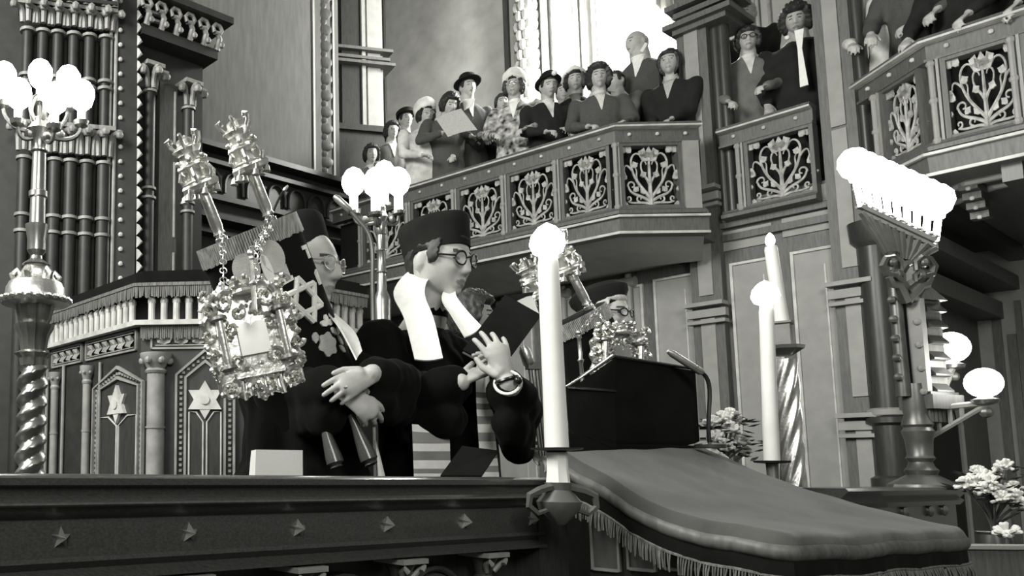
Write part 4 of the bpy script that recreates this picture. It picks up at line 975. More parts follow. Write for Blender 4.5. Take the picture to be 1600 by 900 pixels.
# ---- far rail and flower box to the right
FR = Frame((at(1442, 780, 4.6) + Vector((.829*0-.0, 0, 0)) - VY * .07).xy, UX.xy); q = MB()
s0, s1 = sw(FR, 1300, 770), sw(FR, 1492, 775); hh = lambda y: zw(FR, 1400, y)
t = thing('corner_rail', FR.p(s0, 0), 'dark moulded rail under the urn base of the fan candelabrum', 'rail')
plan_ = [FR.p(s0, 0).xy, FR.p(s1, 0).xy]
sweep(q, plan_, [(-.2, hh(762)), (.05, hh(762)), (.06, hh(766)), (.04, hh(773)), (.02, hh(780)), (.04, hh(784)), (.02, hh(792)), (-.2, hh(792))]); q.build('top_moulding', 'rail', t, 50)
q = MB(); q.fbox(FR, s0, s1, .82, hh(792), -.16, 0); bd = q.build('board', 'rail', t, 0)
for x in (1410, 1450, 1472):
    s = sw(FR, x, 800); z = hh(801); q = MB(); q.ball(tuple(FR.p(s, z, .01)), (.02, .015, .03), 8); q.build('stud', 'brass', bd)
BF = Frame(at(1550, 858, 3.0).xy, (sin(radians(88)), cos(radians(88)))); q = MB(); z = zw(BF, 1550, 858)
q.fbox(BF, sw(BF, 1502, 860), sw(BF, 1680, 860), .0, z, -.08, 0); o = q.build('low_box_screen', 'stile', None, 0, 'low dark panelled screen with pale top edge below the white chrysanthemum', cat='screen')
q = MB(); q.fbox(BF, sw(BF, 1502, 860), sw(BF, 1680, 860), z, z + .012, -.08, .012); q.build('screen_edge', 'panel', o, 0)
# ================================================================ people
def soften(mb, voxel, iters=3, fold=0, fscale=6, seed=0):
    me = mb.mesh('tmp', 'skin', 0); o = bpy.data.objects.new('tmp', me); C.objects.link(o)
    r = o.modifiers.new('r', 'REMESH'); r.mode = 'VOXEL'; r.voxel_size = voxel; r.use_smooth_shade = True
    if iters: sm = o.modifiers.new('s', 'SMOOTH'); sm.iterations = iters; sm.factor = .5
    dg = bpy.context.evaluated_depsgraph_get(); out = bpy.data.meshes.new_from_object(o.evaluated_get(dg))
    bpy.data.objects.remove(o); bpy.data.meshes.remove(me); out.materials.clear()
    if fold:
        nor = [v.normal.copy() for v in out.vertices]
        for v, n in zip(out.vertices, nor):
            c = v.co; v.co = c + n * fold * (mnoise.noise(Vector((c.x * fscale * 1.6 + seed, c.y * fscale * 1.6, c.z * fscale * .35))) + .5 * mnoise.noise(Vector((c.x * fscale * 4, c.y * fscale * 4 + seed, c.z * fscale * 1.4))))
    out.polygons.foreach_set('use_smooth', [True] * len(out.polygons)); out.update(); return out
_bm = bmesh.new(); bmesh.ops.create_icosphere(_bm, subdivisions=5, radius=1); _bm.verts.ensure_lookup_table()
ICO_V = [v.co.normalized() for v in _bm.verts]; ICO_F = [tuple(v.index for v in f.verts) for f in _bm.faces]; _bm.free()
def G(x, s): return exp(-(x / s) ** 2)
JAW = [.26]
def headpt(d, wide=1.0, nose=1.0, off=0.0, feat=True):
    x, y, z = .077 * wide * d.x, .098 * d.y, .118 * d.z
    t = max(0, -d.z); az = atan2(d.x, -d.y) if abs(d.x) + abs(d.y) > 1e-6 else 0
    x *= 1 - JAW[0] * t ** 1.6
    if d.y > 0: y *= 1 - .30 * t
    fw = G(az, .95) * min(1, sqrt(d.x**2 + d.y**2) * 3)
    if d.z < .15: 
        tz = min(1, abs(z) / .1185); tgt = -.093 * (1 - tz ** 5) ** .3
        k = fw * min(1, (.15 - d.z) * 3)
        if d.y < 0: y = lerp(y, min(y, tgt * abs(cos(az))), k)
    if feat and d.y < .1:
        ax = abs(x)
        if z < .03:
            u = min(1, max(0, (.026 - z) / .060)); a = .004 + .023 * u; a *= nose * (1 if z > -.036 else max(0, 1 - (-.036 - z) / .009))
            y -= a * G(x, .008 + .007 * u)
        y += .010 * G(ax - .031, .016) * G(z - .006, .011) - .0045 * G(ax - .031, .010) * G(z - .004, .008)
        y -= .005 * G(ax - .028, .022) * G(z - .027, .008); y -= .005 * G(ax - .042, .018) * G(z + .024, .02)
        y -= .0055 * G(x, .020) * (G(z + .060, .006) + G(z + .073, .006)); y += .004 * G(x, .022) * G(z + .0665, .003)
        y += .004 * G(x, .022) * G(z + .085, .006) - .006 * G(x, .020) * G(z + .102, .013)
        y += .003 * G(ax - .028, .006) * G(z + .05, .02)
    p = Vector((x, y, z))
    return p + d * off
def head_T(pos, yaw, pitch=0, roll=0, s=1.0):
    return Matrix.Translation(pos) @ Matrix.Rotation(radians(yaw), 4, 'Z') @ Matrix.Rotation(radians(roll), 4, 'Y') @ Matrix.Rotation(radians(pitch), 4, 'X') @ Matrix.Scale(s, 4)
def add_head(mb, T, wide=1, nose=1):
    mb.add([headpt(d, wide, nose) for d in ICO_V], ICO_F, T)
    for sg in (-1, 1):
        R = T @ Matrix.Translation((sg * .077 * wide, .012, -.006)) @ Matrix.Rotation(sg * -.35, 4, 'Z') @ Matrix.Rotation(.15, 4, 'X')
        mb.ball((0, 0, 0), (.007, .019, .031), 12, R); mb.ball((sg * .006, -.004, .004), (.006, .017, .026), 10, R)
def hair_mesh(T, style, wide=1, seed=0):
    mb = MB(); vs = []
    for d in ICO_V:
        az = abs(atan2(d.x, -d.y)); z = d.z
        front = {'short': .52, 'bald': 2, 'curly': .50, 'long': .5, 'afro': .5, 'bun': .5}[style]
        side = {'short': -.12, 'bald': .1, 'curly': -.55, 'long': -1.2, 'afro': -.6, 'bun': -.3}[style]
        if style in ('short', 'bald'):
            K = ((0, front), (.98, front * .95), (1.08, -.06), (1.36, -.12), (1.44, .26), (1.9, .24), (2.15, -.5), (3.2, -.6)) if style == 'short' else ((0, 2), (1.2, 2), (1.5, .3), (1.9, .2), (2.2, -.4), (3.2, -.5))
            for (a0, l0), (a1, l1) in zip(K, K[1:]):
                if a0 <= az <= a1: line = lerp(l0, l1, (az - a0) / (a1 - a0))
        else:
            f = min(1, max(0, (az - .75) / .55)); f = f * f * (3 - 2 * f)
            line = lerp(front, side, f)
        w = min(1, max(0, (z - line) / .14 + .4))
        if style == 'bald' and z > .35: w = 0
        th = {'short': .012, 'bald': .007, 'curly': .030, 'long': .022, 'afro': .042, 'bun': .02}[style]
        n = mnoise.noise(d * (7 if style in ('curly', 'afro') else 3) + Vector((seed, 0, 0)))
        n2 = mnoise.noise(d * 18 + Vector((0, seed, 0)))
        vs.append(headpt(d, wide, 0, lerp(-.012, th * (1 + .35 * n + .2 * n2), min(1, w * 1.5)), False))
    mb.add(vs, ICO_F, T)
    if style == 'long':
        for sg in (-1, 1): mb.loft([[Vector((sg * (.078 + .012 * cos(a)), .03 + .06 * sin(a), z)) for a in [2 * pi * k / 12 for k in range(12)]] for z in (.03, -.05, -.12, -.19)], True, T)
        mb.loft([[Vector((.085 * cos(a), .07 + .035 * sin(a), z)) for a in [2 * pi * k / 14 for k in range(14)]] for z in (.05, -.06, -.14, -.21)], True, T)
    return mb
def hand_parts(mb, wr, d, n, thumb, s=1.0, curl=(.35, .5, .4), spread=.1, thumb_in=.3, fat=1.0):
    "wr wrist, d finger direction, n palm normal, thumb = +1/-1 on the d x n side"
    d = Vector(d).normalized(); n = Vector(n); n = (n - d * n.dot(d)).normalized(); sd = d.cross(n) * thumb
    mb.capsule(wr, wr + d * .082 * s, .029 * s, .037 * s, 14, (n, .42))
    mb.capsule(wr + d * .03 * s + sd * .012 * s, wr + d * .06 * s + sd * .02 * s + n * .006 * s, .017 * s, .015 * s, 10)
    for k, (o, L) in enumerate(((.030, .068), (.0105, .078), (-.0095, .072), (-.0285, .057))):
        p = wr + d * (.086 - .006 * abs(k - 1.2)) * s + sd * o * s; a = 0; di = (d + sd * spread * (1.3 - k) * .8).normalized(); r = (.0088 - .0006 * (k == 3)) * s * fat
        ax = di.cross(n).normalized()
        for j, (f, c) in enumerate(zip((.46, .30, .24), curl)):
            a += c * (1 + .08 * k); q = p + (di * cos(a) + n * sin(a)) * L * f * s
            mb.capsule(p, q, r, r * .92, 10); p = q; r *= .92
    b = wr + d * .022 * s + sd * .026 * s; t1 = b + (d * .62 + sd * (.75 - thumb_in) + n * thumb_in).normalized() * .042 * s
    t2 = t1 + (d * .85 + sd * .15 + n * thumb_in * .8).normalized() * .032 * s
    mb.capsule(b, t1, .0125 * s, .0105 * s, 10); mb.capsule(t1, t2, .0105 * s, .0085 * s, 10)
def ik(a, b, l1, l2, pole):
    v = b - a; L = min(v.length, (l1 + l2) * .995); d = v.normalized(); x = (l1 * l1 - l2 * l2 + L * L) / (2 * L); h = sqrt(max(0, l1 * l1 - x * x))
    p = Vector(pole); p = (p - d * p.dot(d)).normalized(); return a + d * x + p * h
def glasses(T, parent, dark=True, rr=.021, square=False):
    m = MB(); g = MB()
    for sg in (-1, 1):
        c = Vector((sg * .033, -.107, .005)); n = 18
        ring = [c + Vector((rr * cos(2 * pi * k / n) * (1.15 if square else 1), .010 * abs(cos(2 * pi * k / n)) * (1 if cos(2 * pi * k / n) * sg > 0 else 0), rr * sin(2 * pi * k / n) * (.8 if square else 1))) for k in range(n + 1)]
        m.tube([T @ p for p in ring], .0032 if dark else .0016, 6)
        g.prism([T @ p for p in ring[:-1]], [T @ (p + Vector((0, .0015, 0))) for p in ring[:-1]])
        m.tube([T @ Vector((sg * .055, -.100, .010)), T @ Vector((sg * .078, -.06, .012)), T @ Vector((sg * .082, .0, .010)), T @ Vector((sg * .083, .018, -.004))], .0034 if dark else .002, 6)
    m.tube([T @ Vector((-.013, -.108, .009)), T @ Vector((0, -.112, .013)), T @ Vector((.013, -.108, .009))], .003, 6)
    o = m.build('spectacles', 'rim' if dark else 'silver', parent); g.build('lens', 'glass', o)
def hat(T, kind, parent, m):
    q = MB()
    if kind == 'fedora':
        q.lathe([(.088, .0), (.092, .02), (.088, .06), (.078, .095), (.05, .108), (.0, .092)], T @ Matrix.Translation((0, .008, .055)) @ Matrix.Rotation(-.12, 4, 'X'), 28, 1, 1.18, wob=lambda f, z: -.12 * G(f - .75, .06) * (z > .08))
        q.lathe([(.085, .004), (.14, .0), (.148, .008), (.146, .013), (.138, .007), (.09, .012)], T @ Matrix.Translation((0, .008, .055)) @ Matrix.Rotation(-.12, 4, 'X'), 32, .95, 1.12)
    elif kind == 'mitre':            # tall stiff cantor's cap widening upward
        q.lathe([(.088, -.03), (.092, 0), (.095, .04), (.098, .066), (.095, .076), (.07, .083), (.0, .085)], T @ Matrix.Translation((0, .018, .054)) @ Matrix.Rotation(-.28, 4, 'X'), 36, 1, 1.22)
    elif kind == 'mitre_back':
        q.lathe([(.084, -.03), (.090, 0), (.095, .04), (.098, .066), (.095, .076), (.07, .083), (.0, .085)], T @ Matrix.Translation((0, .036, .062)) @ Matrix.Rotation(-.5, 4, 'X'), 36, 1, 1.12)
    elif kind == 'cap':              # round puffed cap
        q.lathe([(.082, -.03), (.088, 0), (.104, .03), (.106, .055), (.09, .078), (.05, .09), (.0, .092)], T @ Matrix.Translation((0, .024, .048)) @ Matrix.Rotation(-.34, 4, 'X'), 32, 1, 1.24)
    elif kind == 'dome':             # knitted dome hat
        q.lathe([(.088, -.03), (.098, -.02), (.102, .01), (.104, .045), (.09, .085), (.055, .108), (.0, .115)], T @ Matrix.Translation((0, .018, .05)) @ Matrix.Rotation(-.5, 4, 'X') @ Matrix.Scale(1.17, 4), 28, 1, 1.2, wob=lambda f, z: .02 * sin(f * 40 * pi))
    elif kind == 'pill':
        q.lathe([(.085, 0), (.094, .005), (.096, .05), (.085, .062), (.0, .068)], T @ Matrix.Translation((0, .01, .055)) @ Matrix.Rotation(-.15, 4, 'X') @ Matrix.Scale(1.15, 4), 28, 1, 1.2)
        q.lathe([(.09, .0), (.115, .004), (.112, .012), (.09, .012)], T @ Matrix.Translation((0, .0, .055)) @ Matrix.Rotation(-.15, 4, 'X'), 28, 1, 1.15)
    elif kind == 'turban':
        for k in range(7): q.lathe([(.04, -.018), (.10, -.012), (.108, 0), (.10, .012), (.04, .018)], T @ Matrix.Translation((0, .018, .046 + .013 * k)) @ Matrix.Rotation(-.42 + .06 * (k % 3), 4, 'X') @ Matrix.Scale(1.16 - .09 * k, 4), 24, 1, 1.16)
    return q.build('hat', m, parent)
def person(pos, yaw, floor, label, coat='coat_black', hair='short', hatk=None, hatm='felt', hairm='hair', glass=None, tyaw=None, pitch=0, roll=0, s=1.0, hands=((.12, .30, -.42), (.12, .30, -.42)), neck=0, wide=1, nose=1, lean=(0, 0), vox=.0075, group=None, arms=None, robe=False, skirt=1.0, extra=None, hand_dir=None, build=1.0, hcurl=(.45, .6, .4), palms=None, fold=.012, show_hair=True, hspread=.1, cvox=.014, sleeve=.058, jaw=.26, hs=1.0, fat=1.0, drape=1.0, out=.8, vee=None, veed=.17):
    "one figure: continuous body, with hair, hat, coat and spectacles as parts"
    tyaw = yaw if tyaw is None else tyaw; JAW[0] = jaw
    T = head_T(pos, yaw, pitch, roll, s); Rt = Vector((cos(radians(tyaw)), sin(radians(tyaw)), 0)); Fw = Vector((sin(radians(tyaw)), -cos(radians(tyaw)), 0))
    t = thing('person', (pos.x, pos.y, floor), label, 'person', group)
    nb = T @ Vector((0, .035, -.19 if robe else -.165)); sh = nb - UP * (.055 if robe else .03) * s - Fw * .01
    Hh = pos.z - floor; hip = Vector((pos.x, pos.y, floor + Hh * .56)) + Rt * lean[0] + Fw * (lean[1] - .03)
    mb = MB(); add_head(mb, T, wide, nose)
    mb.capsule(T @ Vector((0, .018, -.07)), nb + UP * -.02, .054 * s * build, .058 * s * build, 14)
    def ring(c, rx, ry, n=20): return [c + Rt * rx * s * cos(2 * pi * k / n) + Fw * ry * s * sin(2 * pi * k / n) for k in range(n)]
    def torso(m, g, lo=0):
        cf = g > 0
        L = hip - sh
        rr = [(-.09, .062 + g, .06 + g), (-.03, .11 + g, .075 + g), (.03, .165 + g, .09 + g), (.12, .185 * build + g, .105 + g), (.35, .175 * build + g, .12 * build + g), (.65, .155 * build + g, .115 * build + g), (.92, .17 * build + g, .125 * build + g), (1.06, .165 * build + g, .12 * build + g)]
        if cf: rr = [(-.035, .085, .072)] + rr[2:]
        m.loft([ring(sh + L * a if a > 0 else sh - UP * a, x, y) for a, x, y in rr])
    torso(mb, -.012)
    for sg in (-1, 1):
        a = hip + Rt * sg * .085 * s; kf = Vector((a.x, a.y, lerp(a.z, floor, .5))) + Fw * .02; an = Vector((a.x, a.y, floor + .08)) - Fw * .01
        mb.capsule(a, kf, .085 * s, .058 * s); mb.capsule(kf, an, .056 * s, .038 * s); mb.capsule(an + UP * -.03, an + Fw * .15 - UP * .045, .036, .03)
    ct = MB(); torso(ct, .012)
    if robe:
        Lr = [(hip, .185 * build, .15), (hip.lerp(Vector((hip.x, hip.y, floor)), .3), .22 * skirt, .19 * skirt), (hip.lerp(Vector((hip.x, hip.y, floor)), .93), .27 * skirt, .25 * skirt)]
        ct.loft([ring(sh.lerp(hip, .6), .17 * build, .13)] + [ring(c, x, y) for c, x, y in Lr])
    else: ct.loft([ring(sh.lerp(hip, .7), .16 * build, .12 * build), ring(hip, .185 * build, .14 * build), ring(hip - UP * Hh * .22, .19 * skirt, .15 * skirt), ring(hip - UP * Hh * .45, .15 * skirt, .13 * skirt)])
    for i, sg in enumerate((-1, 1)):
        S = sh + Rt * sg * .175 * s * build - UP * .035 * s
        if arms and arms[i] is not None: E_, Wp = arms[i]
        else:
            if hands[i] is None: hnd = (.05, .02, -.62)
            else: hnd = hands[i]
            Wp = S + Rt * sg * (-hnd[0]) * s + Fw * hnd[1] * s + UP * hnd[2] * s
            if (Wp - S).length > .56 * s: Wp = S + (Wp - S).normalized() * .56 * s
            E_ = ik(S, Wp, .30 * s, .27 * s, -Fw * .5 + Rt * sg * out - UP * .6)
        fd = (Wp - E_).normalized()
        mb.capsule(S, E_, .052 * s, .040 * s); mb.capsule(E_, Wp, .040 * s, .027 * s)
        hd = fd if not hand_dir or hand_dir[i] is None else Vector(hand_dir[i])
        pn = -UP + Fw * .2 if not palms or palms[i] is None else Vector(palms[i])
        th = 1 if (hd.cross(pn)).dot(Rt * -sg) > 0 else -1
        if palms and len(palms) > 2: th = palms[2][i]
        hand_parts(mb, Wp + hd.normalized() * .012, hd, pn, th, s * hs, hcurl if not isinstance(hcurl[0], tuple) else hcurl[i], hspread, fat=fat)
        ct.capsule(S - UP * .005, E_, (sleeve + .012) * s, sleeve * s, 14)
        if robe:
            e = E_.lerp(Wp, .84); dn = -UP * .10 * drape
            ct.capsule(E_, e, sleeve * s * 1.0, .058 * s, 14); ct.capsule(E_ + dn * .5, e + dn * .75, .05, .05, 14); ct.capsule(E_ + dn * .9, e + dn * 1.0, .035, .035, 12)
        else: ct.capsule(E_, E_.lerp(Wp, .93), sleeve * s, sleeve * .68 * s, 14)
    me = soften(mb, vox, 2); me.materials.append(M['skin']); me.materials.append(M['lip']); me.materials.append(M['brow'])
    Ti = T.inverted(); mi = [0] * len(me.polygons)
    for pl in me.polygons:
        c = Ti @ pl.center
        if c.y < -.055 and abs(c.x) < .06 and -.09 < c.z < .05:
            ax = abs(c.x)
            if (c.x / .023) ** 2 + ((c.z + .066) / .0105) ** 2 < 1: mi[pl.index] = 1
            elif .012 < ax < .047 and abs(c.z - .0285 + .1 * max(0, ax - .036)) < .0042: mi[pl.index] = 2
            elif ((ax - .032) / .011) ** 2 + ((c.z - .005) / .0052) ** 2 < 1: mi[pl.index] = 2
    me.polygons.foreach_set('material_index', mi); me.update(); link('body', me, t)
    cm = soften(ct, cvox, 3, fold, 6, pos.x * 10); cm.materials.append(M[coat]); link('robe' if robe else 'coat', cm, t)
    if vee:                                                  # blouse or shirt showing in the neckline
        bv = BVHTree.FromPolygons([v.co for v in cm.vertices], [tuple(p.vertices) for p in cm.polygons]); nb_ = BVHTree.FromPolygons([v.co for v in me.vertices], [tuple(p.vertices) for p in me.polygons])
        rows = []
        for j in range(9):
            zc = sh + UP * lerp(.055, -veed, j / 8) * s; wd = lerp(.062, .004, (j / 8) ** .8) * s; row = []
            for i in range(7):
                o_ = zc + Rt * lerp(-wd, wd, i / 6) + Fw * .5
                h1 = bv.ray_cast(o_, -Fw); h2 = nb_.ray_cast(o_, -Fw); d_ = min([h[3] for h in (h1, h2) if h[0] is not None] or [.4]); row.append(o_ - Fw * (d_ - .006))
            rows.append(row)
        vm = MB()
        for j in range(8):
            for i in range(6): vm.prism([rows[j][i], rows[j][i + 1], rows[j + 1][i + 1], rows[j + 1][i]], [p - Fw * .012 for p in (rows[j][i], rows[j][i + 1], rows[j + 1][i + 1], rows[j + 1][i])])
        vm.build('neckline', vee, t, 60)
    if show_hair: 
        hm = hair_mesh(T, hair, wide, pos.x * 7); hm.build('hair', hairm, t, 0 if False else 60)
    if hatk: hat(T, hatk, t, hatm)
    if glass: glasses(T, t, glass != 'thin', square=glass == 'square')
    return t, T, sh, Rt, Fw
def patch(name, m, parent, pts, thick=.006, nrm=None, n=None):
    "a flat piece of cloth given by its outline"
    nn = (Vector(pts[1]) - Vector(pts[0])).cross(Vector(pts[2]) - Vector(pts[0])).normalized() * thick
    q = MB(); q.prism([Vector(p) for p in pts], [Vector(p) + nn for p in pts]); return q.build(name, m, parent, 0)
def ribbon(name, mats, parent, L, Rr, th=.006, bands=None, sub=6):
    "a cloth band between two edge lines; bands gives a material number along its length"
    q = MB(); n = len(L)
    def dense(P):
        P = [Vector(p) for p in P]; out = []
        for i in range(n - 1):
            p0, p1, p2, p3 = P[max(i - 1, 0)], P[i], P[i + 1], P[min(i + 2, n - 1)]
            for k in range(sub):
                t = k / sub; out.append(.5 * ((2 * p1) + (-p0 + p2) * t + (2 * p0 - 5 * p1 + 4 * p2 - p3) * t * t + (-p0 + 3 * p1 - 3 * p2 + p3) * t ** 3))
        return out + [P[-1]]
    A_, B_ = dense(L), dense(Rr); m = len(A_); c = 6
    for i in range(m - 1):
        q.cur = bands(i / (m - 1)) if bands else 0
        def row(j):
            a, b = A_[j], B_[j]; t = A_[min(j + 1, m - 1)] - A_[max(j - 1, 0)]; nn = (b - a).cross(t).normalized()
            return [a.lerp(b, k / c) + nn * .008 * sin(pi * k / c) for k in range(c + 1)], nn
        (r0, n0), (r1, n1) = row(i), row(i + 1)
        q.loft([r0 + [p - n0 * th for p in reversed(r0)], r1 + [p - n1 * th for p in reversed(r1)]], True)
    return q.build(name, mats, parent, 60)

# ---------------------------------------------------------------- scrolls
def finial(T, t, z0):
    "silver finial: shaft, bell-hung crown in tiers"
    f = MB(); f.lathe([(.012, z0 - .015), (.02, z0 - .005), (.016, z0 + .005), (.019, z0 + .02), (.017, z0 + .12), (.014, z0 + .13), (.022, z0 + .135)], T, 16); o = f.build('finial_shaft', 'silver', t)
    c = MB(); z = z0 + .135
    prof = [(.02, 0), (.055, .008), (.058, .022), (.052, .03), (.055, .034), (.045, .04), (.04, .06), (.044, .075), (.05, .082), (.046, .09), (.034, .098), (.033, .12), (.042, .13), (.046, .138), (.04, .144), (.026, .15), (.024, .165), (.012, .172)]
    c.lathe([(r, z + h) for r, h in prof], T, 24, wob=lambda f_, z_: .10 * cos(f_ * 16 * pi))
    cr = c.build('finial_crown', 'silver', o)
    g = MB()
    for k in range(6):
        a = k * pi / 3; e = Vector((cos(a), sin(a), 0))
        g.tube([T @ (e * .05 + UP * (z + .03)), T @ (e * .060 + UP * (z + .05)), T @ (e * .050 + UP * (z + .07)), T @ (e * .044 + UP * (z + .06))], .006, 6)
        g.tube([T @ (e * .036 + UP * (z + .135)), T @ (e * .052 + UP * (z + .155)), T @ (e * .058 + UP * (z + .175)), T @ (e * .046 + UP * (z + .18)), T @ (e * .042 + UP * (z + .168))], .006, 6)
        g.ball(tuple(T @ (e * .045 + UP * (z + .1))), .010, 8)
    g.build('crown_scroll', 'silver', cr)
    for k in range(6):
        a = k * pi / 3 + .4; p = T @ (Vector((cos(a), sin(a), 0)) * .056 + UP * (z + .018))
        b = MB(); b.tube([p, p - UP * .012], .002, 5); b.lathe([(.003, -.012), (.008, -.018), (.010, -.03), (.013, -.036), (.0, -.034)], Matrix.Translation(p), 10); b.build('bell', 'silver', cr)
def breastplate(T, name, label, w=.27, h=.34):
    "embossed silver shield with two pillars, tablet and crown"
    t = thing(name, T.translation, label, 'breastplate', 'silver breastplates on the scrolls')
    q = MB(); n = 96; out = []
    for k in range(n):
        a = 2 * pi * k / n; x, z = cos(a), sin(a)
        r = 1 / max(abs(x) ** 4 + abs(z) ** 4, 1e-6) ** .25; r *= 1 + .045 * cos(a * 16) + .03 * sin(a * 7)
        out.append((x * r * w / 2, z * r * h / 2))
    rings = [[T @ Vector((x * f, y, z * f)) for x, z in out] for f, y in ((1, .004), (1, -.004), (.93, -.014), (.86, -.008), (.7, -.012), (.3, -.016), (.02, -.016))]
    q.loft(rings); q.build('shield', 'silver', t, 50)
    def sp(c, r, tn, a0, sg, rad=.007, y=-.02): return [T @ Vector((p.x, y - .006 * sin(3 * i), p.z)) for i, p in enumerate(spiral(c, r, tn, a0, 16, sg, .2))]
    q = MB()
    for sg in (-1, 1):
        for cx, cz, r, tn, a0, d in ((.055, -.06, .026, 1.2, 0, 1), (.055, .04, .022, 1.2, 2, -1), (.095, -.135, .03, 1.3, 1, 1), (.11, .10, .026, 1.2, 3, 1), (.125, -.03, .018, 1, 0, -1), (.128, .03, .018, 1, 0, 1), (.04, -.105, .022, 1.2, 2, 1), (.06, .12, .03, 1.2, 1, -1), (.02, -.145, .02, 1, 3, 1), (.115, .15, .022, 1, 0, 1), (.125, -.085, .018, 1, 2, 1), (.03, .085, .02, 1.1, 1, 1)):
            q.tube(sp((cx * sg * w / .27, cz * h / .34), r, tn, a0, d * sg), .0075, 6, .005)
    random.seed(4)
    for k in range(90):
        a, f = random.uniform(0, 2 * pi), sqrt(random.uniform(.15, .9)); i = int(a / (2 * pi) * n) % n
        q.ball(tuple(T @ Vector((out[i][0] * f, -.014, out[i][1] * f))), random.uniform(.005, .010), 7)
    for k in range(0, n, 3): q.ball(tuple(T @ Vector((out[k][0] * .97, -.008, out[k][1] * .97))), .0085, 7)
    q.build('embossed_scroll', 'silver', t)
    for sg in (-1, 1):
        x = sg * w * .33; q = MB(); q.lathe([(.011, -.06), (.012, -.05), (.0115, .05), (.011, .06)], T @ Matrix.Translation((x, -.028, .0)), 14); o = q.build('pillar_shaft', 'silver', t)
        q = MB()
        for z0 in (-.075, .06): q.lathe([(.016, z0), (.024, z0 + .004), (.022, z0 + .012), (.014, z0 + .016)], T @ Matrix.Translation((x, -.026, 0)), 14)
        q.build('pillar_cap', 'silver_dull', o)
    q = MB(); a = .042; tab = [(-a, -.045), (a, -.045), (a, .035)] + [(.021 + .021 * cos(u), .035 + .012 * sin(u)) for u in (.5, 1.2, 1.9, 2.6)] + [(0, .032)] + [(-.021 + .021 * cos(u), .035 + .012 * sin(u)) for u in (.5, 1.2, 1.9, 2.6)] + [(-a, .035)]
    q.prism([T @ Vector((x, -.014, z)) for x, z in tab], [T @ Vector((x * .96, -.027, z * .96)) for x, z in tab]); q.build('tablet', 'silver_plain', t, 30)
    q = MB(); q.prism([T @ Vector((x, -.012, z)) for x, z in ((-.07, -.105), (.07, -.105), (.07, -.085), (-.07, -.085))], [T @ Vector((x, -.03, z)) for x, z in ((-.065, -.102), (.065, -.102), (.065, -.088), (-.065, -.088))])
    for k in range(9): q.tube([T @ Vector((-.07 + k * .0175, -.012, -.11)), T @ Vector((-.072 + k * .018, -.02, -.15 - .01 * (k % 2)))], .008, 6, .004)
    q.build('cornice', 'silver', t)
    q = MB(); TC = T @ Matrix.Translation((0, -.03, h * .5 - .035)); q.lathe([(.022, .0), (.034, .004), (.03, .012), (.036, .034), (.03, .036), (.024, .012)], TC, 16, wob=lambda f, z: .06 * cos(f * 20 * pi))
    for k in range(8): q.ball(tuple(TC @ Vector((.036 * cos(k * pi / 4), .036 * sin(k * pi / 4), .04))), .008, 8); q.ball(tuple(TC @ Vector((.034 * cos(k * pi / 4 + .4), .034 * sin(k * pi / 4 + .4), .02))), .006, 6)
    q.build('crown', 'silver', t)
    return t
def chain(a, b, parent, m='silver', k=11):
    q = MB()
    for i in range(k):
        c = a.lerp(b, (i + .5) / k); d = (b - a).normalized(); L = (b - a).length / k * .62; x = d.orthogonal().normalized(); x = (Matrix.Rotation(i * pi / 2 + .6, 3, d) @ x)
        q.tube([c + d * L * cos(u) + x * L * .55 * sin(u) for u in [2 * pi * j / 10 for j in range(11)]], .0016, 5)
    return q.build('chain', m, parent)
